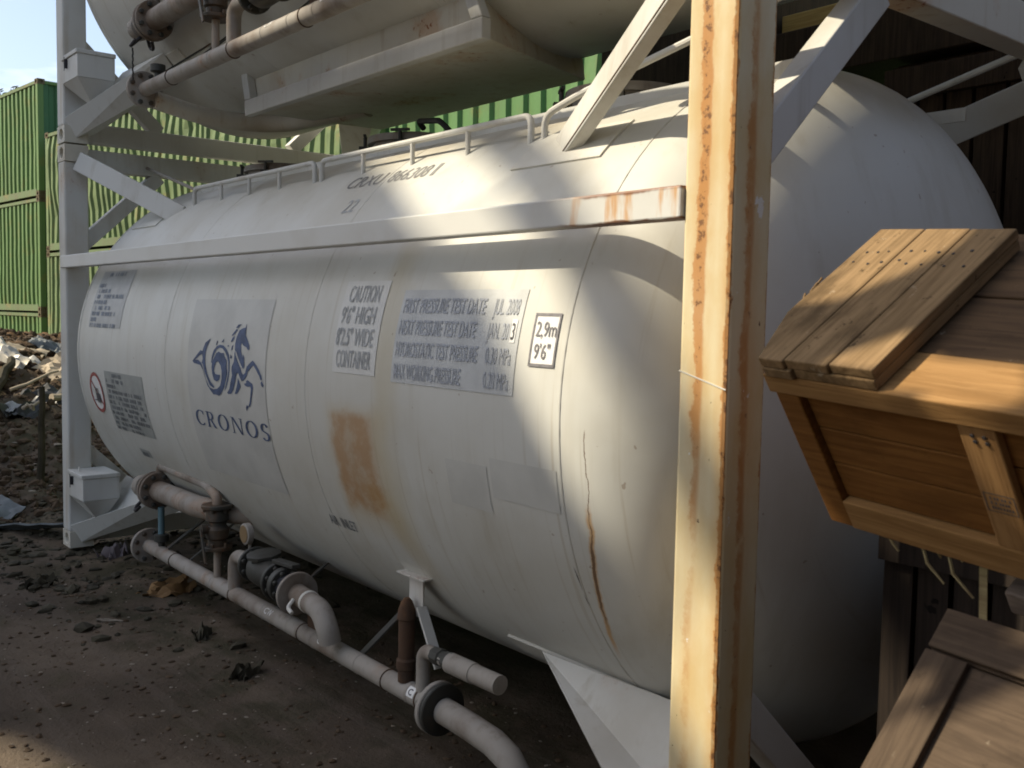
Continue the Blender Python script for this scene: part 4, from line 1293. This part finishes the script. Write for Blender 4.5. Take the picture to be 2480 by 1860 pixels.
stick('standing_post', 'dark thin post standing in the heap left of the far corner post', 'post', gzp(-1.95, .335, -.05), gzp(-1.97, .365, 1.02)[:2]+(1.02,), .038, M['twig'], .004, 4)
stick('curled_strip', 'small curled pale strip at the edge of the sunlight on the heap', 'scrap', gzp(-3.85, .62, .08), gzp(-3.75, .78, .20), .024, M['card'], .04, 5)
for k, s0 in enumerate((-3.3, -2.6)):
    b = row_at(s0, 6.77, .3)
    wb = MB()
    rnd = random.Random(40+k)
    for i in range(7):
        q = Vector(b)+Vector((rnd.uniform(-.18, .18), rnd.uniform(-.1, .1), rnd.uniform(.10, .24)))
        wb.tube([b, Vector(b).lerp(q, .5)+Vector((0, 0, .03)), q], [.010, .008, .004], 5)
        wb.obox(q, (.10, .02, .02), (0, .06, .02), (.005, 0, .008))
    tag(obj('weed', wb, M['twig']), ('left dark weed tuft growing on the tall container stack', 'right dark weed tuft growing on the tall container stack')[k], 'weed')

# ------------------------------------------------------------------ crates at the right
yw, tl, rl = R(-8), R(35), -.055
A0 = Vector((math.cos(yw), math.sin(yw), rl)).normalized()
Yv = Vector((-math.sin(yw), math.cos(yw), 0))
C0 = (Yv*math.cos(tl)+Vector((0, 0, math.sin(tl))))
C0 = (C0-A0*C0.dot(A0)).normalized()
B0 = -(A0.cross(C0)).normalized()                 # down the front face
SC = .857
A0, B0, C0 = A0*SC, B0*SC, C0*SC                  # crate units
Q0 = Vector((6.412, -.293, 1.639))                  # top left corner of the front face

def cbox(o, a, b, c, name, mat, par, off=(0, 0, 0), label=None):
    """box in crate axes: a along the front, b down the face, c back over the top; each a (start, end)"""
    org = o+A0*a[0]+B0*b[0]+C0*c[0]
    m = MB().obox(org, A0*(a[1]-a[0]), B0*(b[1]-b[0]), C0*(c[1]-c[0]))
    return obj(name, m, mat, par, smooth=0, bevel=.003, label=label)

def axis_wood(name, base, dark, ax, **k):
    """wood whose grain runs along a given world direction"""
    t = NT(name)
    ax = Vector(ax).normalized()
    a2 = ax.orthogonal().normalized()
    a3 = ax.cross(a2)
    def dot(v):
        n = t.n.new('ShaderNodeVectorMath')
        n.operation = 'DOT_PRODUCT'
        t.l.new(t.obj, n.inputs[0])
        n.inputs[1].default_value = v
        return n.outputs['Value']
    cx = t.n.new('ShaderNodeCombineXYZ')
    for i, v in enumerate((ax, a2, a3)):
        t.l.new(dot(v), cx.inputs[i])
    vec = cx.outputs[0]
    g = t.noise(k.get('s', 3.0), 6, .62, (1, 18, 18), 1.0, vec=vec)
    c = t.mix(t.ss(g, .30, .70), base, dark)
    c = t.mix(t.math('MULTIPLY', t.ss(t.noise(4.5, 5, .6, (1, 2.5, 2.5), vec=vec), .48, .72), k.get('dirt', .6)), c, tuple(v*.5 for v in dark))
    c = t.mix(t.math('MULTIPLY', t.ss(t.noise(30, 4, .7), .62, .70), k.get('speck', .5)), c, tuple(v*.3 for v in dark))
    c = t.mix(t.math('MULTIPLY', t.ss(t.noise(24, 4, .7, off=(3, 3, 3)), .66, .72), k.get('pale', .3)), c, (.55, .48, .36))
    t.bump(g, .4, .005)
    return t.done(c, .8, 0, .12)
w_lid = axis_wood('lid plank wood', (.28, .182, .092), (.17, .108, .052), C0, dirt=.85, speck=.8, pale=.35)
w_face = axis_wood('face board wood', (.235, .108, .030), (.155, .066, .018), A0, speck=.15, pale=0, dirt=.4)
w_bat = axis_wood('crate batten wood', (.36, .205, .085), (.26, .14, .055), B0, speck=.1, pale=0, dirt=.25)
w_rail = axis_wood('crate rail wood', (.35, .20, .080), (.24, .13, .048), A0, speck=.1, pale=0, dirt=.25)

w_shade_top = axis_wood('shade darkened top board wood', (.13, .080, .042), (.075, .046, .026), A0)  # darker brown puts the shade on the far top boards into the colour
LC, HC, DC = 1.25, .46, .62
crate = thing('wooden_crate', 'large orange wooden crate tipped forward at the right, with pale battens on its face', 'crate', group=None)
body = cbox(Q0, (.012, LC), (.034, HC), (.02, DC), 'crate_body', w_face, crate)
# the face is boards between a left stile, a bottom rail and pale battens
for k in range(3):
    b0, b1 = .038+k*.112, .038+(k+1)*.112-.004
    cbox(Q0, (.075, LC-.01), (b0, b1), (.008, .0195), 'face_board', w_face, crate)
cbox(Q0, (0, .072), (.034, HC+.004), (-.012, .0195), 'stile', w_face, crate)
cbox(Q0, (.0725, LC), (HC-.085, HC+.006), (-.014, .0195), 'bottom_rail', w_rail, crate)
for a in (.50, .98):
    cbox(Q0, (a, a+.085), (.036, HC-.0855), (-.014, .0078), 'batten', w_bat, crate)
st = MB()
def stamp_rect(a0, a1, b0, b1):
    P = [Q0+A0*a+B0*b+C0*(-.0148) for a, b in ((a0, b0), (a1, b0), (a1, b1), (a0, b1))]
    st.add(P, [(0, 1, 2, 3)])
sa, sb = .508, .215
for r4 in ((sa, sa+.07, sb, sb+.0025), (sa, sa+.07, sb+.05, sb+.0525), (sa, sa+.0025, sb, sb+.052), (sa+.0675, sa+.07, sb, sb+.052)):
    stamp_rect(*r4)
rnd = random.Random(5)
for i in range(3):
    x = sa+.012
    while x < sa+.058:
        stamp_rect(x, x+.004, sb+.010+i*.013, sb+.018+i*.013)
        x += rnd.choice((.006, .007, .010))
obj('stamp', st, M['ink_dark'], crate, smooth=0)['kind'] = 'stuff'
nb = MB()
for a in (.518, .545, .995):
    for b in (.06, .075):
        nb.disc(Q0+A0*(a+b*.2)+B0*b+C0*(-.0142), C0, .0045, .004, 8)
obj('nail_head', nb, M['black'], crate, smooth=0)['kind'] = 'stuff'
# top boards: rail along the front edge, then planks running back
cbox(Q0, (-.01, LC), (-.022, .033), (-.020, .068), 'top_rail', w_rail, crate)
cbox(Q0, (-.01, LC), (-.020, .033), (.0685, .136), 'top_rail', w_rail, crate)
cbox(Q0, (-.01, LC), (-.016, .033), (.140, .36), 'top_board', w_shade_top, crate)
cbox(Q0, (-.01, LC), (-.019, .033), (.364, .63), 'top_board', w_shade_top, crate)

lid = thing('wooden_pallet', 'heavy three plank pallet top lying on the tipped crate, with sun stripes and nail marks', 'pallet')
LT = .050
def prism(poly, b, name):
    # plank with a broken-off corner: outline in (a, c), thickness in b
    n = len(poly)
    m = MB().add([Q0+A0*a+B0*b[0]+C0*c for a, c in poly]+[Q0+A0*a+B0*b[1]+C0*c for a, c in poly],
                 [tuple(range(n)), tuple(range(2*n-1, n-1, -1))]+[(k, (k+1) % n, n+(k+1) % n, n+k) for k in range(n)])
    return obj(name, m, w_lid, lid, smooth=0, bevel=.003)
t0, t1, t2, t3 = -.024-LT*1.1, -.024-LT*.58, -.024-LT*.55, -.0245
prism([(.010, -.028), (.085, -.028), (.085, .560), (-.052, .560), (-.055, .165), (-.030, .09)], (t0, t1), 'plank')
prism([(.0885, -.022), (.214, -.022), (.214, .560), (.0885, .560)], (t0, t1), 'plank')
prism([(.2175, -.016), (.335, -.016), (.335, .558), (.2175, .558)], (t0, t1), 'plank')
prism([(.012, -.03), (.10, -.03), (.10, .565), (-.048, .565), (-.050, .17), (-.026, .09)], (t2, t3), 'plank')
prism([(.104, -.02), (.333, -.02), (.333, .555), (.104, .555)], (t2, t3), 'plank')
nm = MB()
rnd = random.Random(9)
for a in (-.02, .02, .06, .11, .15, .19, .24, .29):
    for c in (.40, .455):
        nm.disc(Q0+A0*(a+rnd.uniform(-.012, .012))+B0*(-.024-LT*1.1-.0006)+C0*(c+rnd.uniform(-.012, .012)), B0, rnd.uniform(.0025, .0042), .003, 7)
obj('nail_head', nm, M['black'], lid, smooth=0)['kind'] = 'stuff'
spl = MB()
for i in range(4):
    c = rnd.uniform(.2, .34)
    p = Q0+A0*(-.054)+B0*(-.024-LT*1.05)+C0*c
    spl.bar(p, p+C0*rnd.uniform(.015, .05)-A0*rnd.uniform(.004, .012)-B0*.004, .004, .003, A0)
obj('splinter', spl, w_lid, lid, smooth=0)['kind'] = 'stuff'

# support crate, out to the right, that the tipped crate rests on
sup = thing('support_crate', 'dark crate under the raised end of the tipped crate at the right edge', 'crate')
obj('crate_body', MB().box(7.08, 7.75, .02, 1.10, 0, 1.05), M['wood_dark'], sup, smooth=0)
for k in range(5):
    obj('slat', MB().box(7.07, 7.76, -.002, .019, .02+.205*k, .02+.205*k+.19), M['wood_grey'], sup, smooth=0, bevel=.003)
for x in (7.10, 7.62):
    obj('batten', MB().box(x, x+.09, -.028, -.003, .0, 1.05), M['wood_grey'], sup, smooth=0, bevel=.003)

dc = thing('dark_crate', 'dark slatted crate standing in deep shade under the tipped crate beside the tank end', 'crate')
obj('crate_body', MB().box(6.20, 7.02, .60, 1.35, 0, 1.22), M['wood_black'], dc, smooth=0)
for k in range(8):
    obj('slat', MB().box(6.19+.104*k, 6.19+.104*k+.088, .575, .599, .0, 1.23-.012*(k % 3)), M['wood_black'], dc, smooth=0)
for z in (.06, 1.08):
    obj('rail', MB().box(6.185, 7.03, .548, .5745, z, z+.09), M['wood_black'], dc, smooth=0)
# grey leaning board panel low at the right
ang, pyw = R(50), R(-8)
PA = Vector((math.cos(pyw), math.sin(pyw), -.02)).normalized()
PY = Vector((-math.sin(pyw), math.cos(pyw), 0))
PC = (PY*math.cos(ang)+Vector((0, 0, math.sin(ang))))
PC = (PC-PA*PC.dot(PA)).normalized()
PN = PA.cross(PC).normalized()
P0 = Vector((6.795, -.246, 1.220))
PA, PC, PN = PA*.82, PC*.82, PN*.82
w_gr = axis_wood('grey panel wood', (.105, .074, .050), (.066, .046, .031), PA, speck=.35, pale=.15)
w_gr2 = axis_wood('grey panel batten wood', (.098, .069, .046), (.062, .043, .029), PC, speck=.3, pale=.1)
bp = thing('grey_pallet', 'dull brown wooden board pallet leaning low at the right edge with bright sun stripes', 'pallet')
def pbox(a, c, n, name, mat):
    org = P0+PA*a[0]-PC*c[1]+PN*n[0]
    m = MB().obox(org, PA*(a[1]-a[0]), PC*(c[1]-c[0]), PN*(n[1]-n[0]))
    return obj(name, m, mat, bp, smooth=0, bevel=.003)
cs = [0, .105, .40, .69, .95, 1.30]
for k in range(5):
    pbox((.0, 1.1), (cs[k]+.003, cs[k+1]), (-.022, 0), 'board', w_gr)
pbox((.0, .105), (.108, 1.28), (.0005, .020), 'batten', w_gr2)
pbox((.0, 1.1), (.0, .100), (.0005, .018), 'top_batten', w_gr)

# knotted plank end and strap hanging under the crate
kp = Vector((6.815, -.08, 1.235))
km = MB().obox(kp, A0*.60, C0*.16, B0*.07)
tag(obj('plank_end', km, M['wood_grey'], None, smooth=0, bevel=.006), 'rough plank end with a knot under the tipped crate at the right edge', 'plank')
sm = MB()
s0 = Q0+A0*.40+B0*(HC+.008)+C0*.05
s1 = s0+Vector((.002, .01, -.16))
sm.bar(s0, s1, .016, .003, (0, 1, 0))
tag(obj('hanging_strap', sm, M['frayed'], None, smooth=0), 'thin yellowish strap hanging below the tipped crate', 'strap')
fr_ = MB()
rnd = random.Random(2)
for i, a in enumerate((.17, .225, .255, .27, .30, .34, .36)):
    p = Q0+A0*a+B0*(HC+.004)+C0*.0
    L1 = (.035, .012, .018, .075, .02, .085, .015)[i]
    fr_.tube([p, p+Vector((.012, 0, -L1*.5)), p+Vector((.03*L1/.05, .01, -L1))], [.003, .0035, .0022], 5)
obj('frayed_splinter', fr_, M['frayed'], crate, smooth=30)['kind'] = 'stuff'

# ------------------------------------------------------------------ timber behind the near end of the tanks
wall = thing('slatted_crate', 'dark tall slatted wooden crate in deep shade behind the near tank end', 'crate')
wx0, wx1, wy = 4.7, 9.2, 3.05
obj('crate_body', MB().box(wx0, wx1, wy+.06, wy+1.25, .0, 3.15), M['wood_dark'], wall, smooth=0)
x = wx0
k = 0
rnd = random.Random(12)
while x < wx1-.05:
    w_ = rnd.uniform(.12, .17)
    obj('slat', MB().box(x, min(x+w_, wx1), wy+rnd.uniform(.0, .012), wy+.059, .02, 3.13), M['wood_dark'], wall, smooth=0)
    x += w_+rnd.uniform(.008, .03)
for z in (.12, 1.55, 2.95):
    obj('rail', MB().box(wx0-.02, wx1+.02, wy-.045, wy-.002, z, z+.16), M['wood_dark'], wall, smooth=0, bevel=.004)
tb = [(3.55, 7.2, 3.06, 3.22, 3.34, 3.50), (3.58, 7.0, 3.26, 3.44, 3.35, 3.49)]
for k, (a, b, y0, y1, z0, z1) in enumerate(((3.93, 7.4, 3.10, 3.26, 3.46, 3.58), (3.94, 7.3, 3.30, 3.46, 3.47, 3.60))):
    o = obj('timber_beam', MB().box(a, b, y0, y1, z0, z1), M['wood_sunlit'], None, smooth=0, bevel=.006)
    tag(o, ('front pale yellow timber beam on top of the dark slatted crate behind the near post', 'rear pale yellow timber beam on top of the dark slatted crate')[k], 'timber')
tag(obj('dark_crate', MB().box(2.42, 3.9, 3.05, 4.1, 0, 4.05), M['wood_dark'], None, smooth=0, bevel=.01), 'tall dark crate behind the tank top between the white corner brace and the near post', 'crate')
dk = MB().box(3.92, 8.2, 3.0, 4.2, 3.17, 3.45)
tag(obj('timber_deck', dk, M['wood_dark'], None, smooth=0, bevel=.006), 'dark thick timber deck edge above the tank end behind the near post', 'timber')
fb = thing('board_stack', 'row of upright yellow boards glimpsed above the dark deck near the end rail', 'boards')
for k in range(16):
    xx = 4.55+k*.155
    obj('board', MB().box(xx, xx+.145, 3.52, 3.55, 3.452, 4.05+.03*math.sin(k*2.3)), M['wood_sunlit'], fb, smooth=0)

# ------------------------------------------------------------------ out of view: blockers added to shape the sun and sky light
def to_plane(yc):
    s = yc/SUN_D.y
    return lambda x, z: (x+SUN_D.x*s, z+SUN_D.z*s)   # where light that reaches (x, z) in the tank's front plane passes y = yc
def plate(name, yc, outer, holes, th, mat, par):
    g = to_plane(yc)
    loops = [[g(*p) for p in outer]]+[[g(*p) for p in h] for h in holes]
    loops[0] = [(a, max(b, -.2)) for a, b in loops[0]]
    tri = tessellate_polygon([[Vector((a, b, 0)) for a, b in lp] for lp in loops])
    flat_ = [p for lp in loops for p in lp]
    n = len(flat_)
    m = MB()
    fs = [tuple(t) for t in tri]+[(t[2]+n, t[1]+n, t[0]+n) for t in tri]
    o = 0
    for lp in loops:
        k_ = len(lp)
        fs += [(o+k, o+(k+1) % k_, n+o+(k+1) % k_, n+o+k) for k in range(k_)]
        o += k_
    m.add([(a, yc, b) for a, b in flat_]+[(a, yc-th, b) for a, b in flat_], fs)
    return obj(name, m, mat, par, smooth=0)

gw = thing('shadow_gable', 'ruined rendered gable wall across the yard with a sloping pipe above its edge', 'wall')  # added blocker, outline and hole shaped for the shadow edge and ground patch
YC = -11.0
plate('shadow_gable_face', YC, [(-9.0, -14), (7.4, -14), (7.4, -.95), (5.62, 1.0), (5.2, 1.56), (4.95, 1.86), (4.54, 2.12), (3.54, 2.78), (2.72, 3.23), (-.05, 4.84), (-9.0, -1.07)],
      [[(4.0, -2.5), (4.0, -1.0), (4.50, -.80), (4.85, -.78), (5.2, -1.05), (5.3, -2.5)]], .28, M['concrete'], gw)
g_ = to_plane(YC)
pp_ = [g_(*q) for q in ((3.3, 3.52), (4.53, 2.72), (4.81, 2.51), (5.3, 2.09), (5.61, 1.76), (5.945, 1.37), (7.2, -.15))]
obj('shadow_pipe', MB().tube([(a, YC, b) for a, b in pp_], .12, 14), M['galv'], gw)  # added to cast the diagonal dark band across the tank
for k in (1, 5):
    a, b = pp_[k]
    obj('bracket', MB().bar((a, YC-.1, b), (a-.50, YC-.1, b-.62), .03, .03, (0, 1, 0)), M['galv'], gw, smooth=0)

a, b = g_(1.3, 3.79)
c_, d_ = g_(3.62, 3.79)
obj('shadow_beam', MB().box(a, c_, YC-.2, YC-.02, b-.12, b+.12), M['wood_grey'], gw, smooth=0)  # added to keep the sun off the upper tray rim
scr = thing('shadow_screen', 'tall timber board screen on two posts beside the place where the photographer stands', 'screen')  # added blocker, outline and slits shaped from the wanted sun stripes
YS = -3.2
plate('slit_blocker', YS, [(6.53, -.2), (6.53, 1.575), (6.65, 1.591), (6.679, 1.725), (6.700, 1.829), (6.643, 1.974), (6.60, 2.06), (6.56, 2.5), (8.0, 2.5), (8.0, -.2)],
      [[(6.870, 1.28), (6.925, 1.460), (6.979, 1.420), (7.15, 1.405), (7.26, 1.262), (7.29, 1.20), (7.21, 1.165), (7.12, 1.13), (7.065, 1.17), (7.09, 1.235), (6.98, 1.235)],
       [(7.098, .540), (7.045, .668), (7.105, .780), (7.152, .692)], [(7.168, .635), (7.132, .728), (7.190, .890), (7.25, .850)],
       [(7.135, .872), (7.157, .954), (7.23, .93), (7.23, .872)]], .03, M['wood_grey'], scr)
g_ = to_plane(YS)
for x in (6.7, 7.75):
    a, b = g_(x, .25)
    obj('post', MB().box(a-.05, a+.05, YS-.14, YS-.035, 0, b+2.5), M['wood_grey'], scr, smooth=0)

ob = thing('sky_block_stack', 'high stack of dark wooden crates closing the yard off to the right', 'crates')  # added only to cut the sky light coming from the right
for i, (x, y, z, sx_, sy_, sz_) in enumerate(((9.2, -3.4, 0, 2.4, 3.0, 2.4), (9.3, -.2, 0, 2.3, 3.2, 2.6), (9.25, -3.3, 2.42, 2.4, 2.9, 1.2), (9.3, -.1, 2.62, 2.3, 3.1, 2.3))):
    obj('sky_block_box', MB().box(x, x+sx_, y, y+sy_, z, z+sz_), M['wood_dark'], ob, smooth=0)

ob2 = thing('sky_block_pile', 'high pile of dark crates behind the photographer on the right', 'crates')  # added only to cut the front fill on the right side
for x, y, z, sx_, sy_, sz_ in ((6.3, -6.4, 0, 2.7, 2.4, 2.6), (6.35, -6.3, 2.62, 2.6, 2.3, 2.5), (6.4, -6.2, 5.14, 2.4, 2.1, 1.2)):
    obj('sky_block_box', MB().box(x, x+sx_, y, y+sy_, z, z+sz_), M['wood_dark'], ob2, smooth=0)
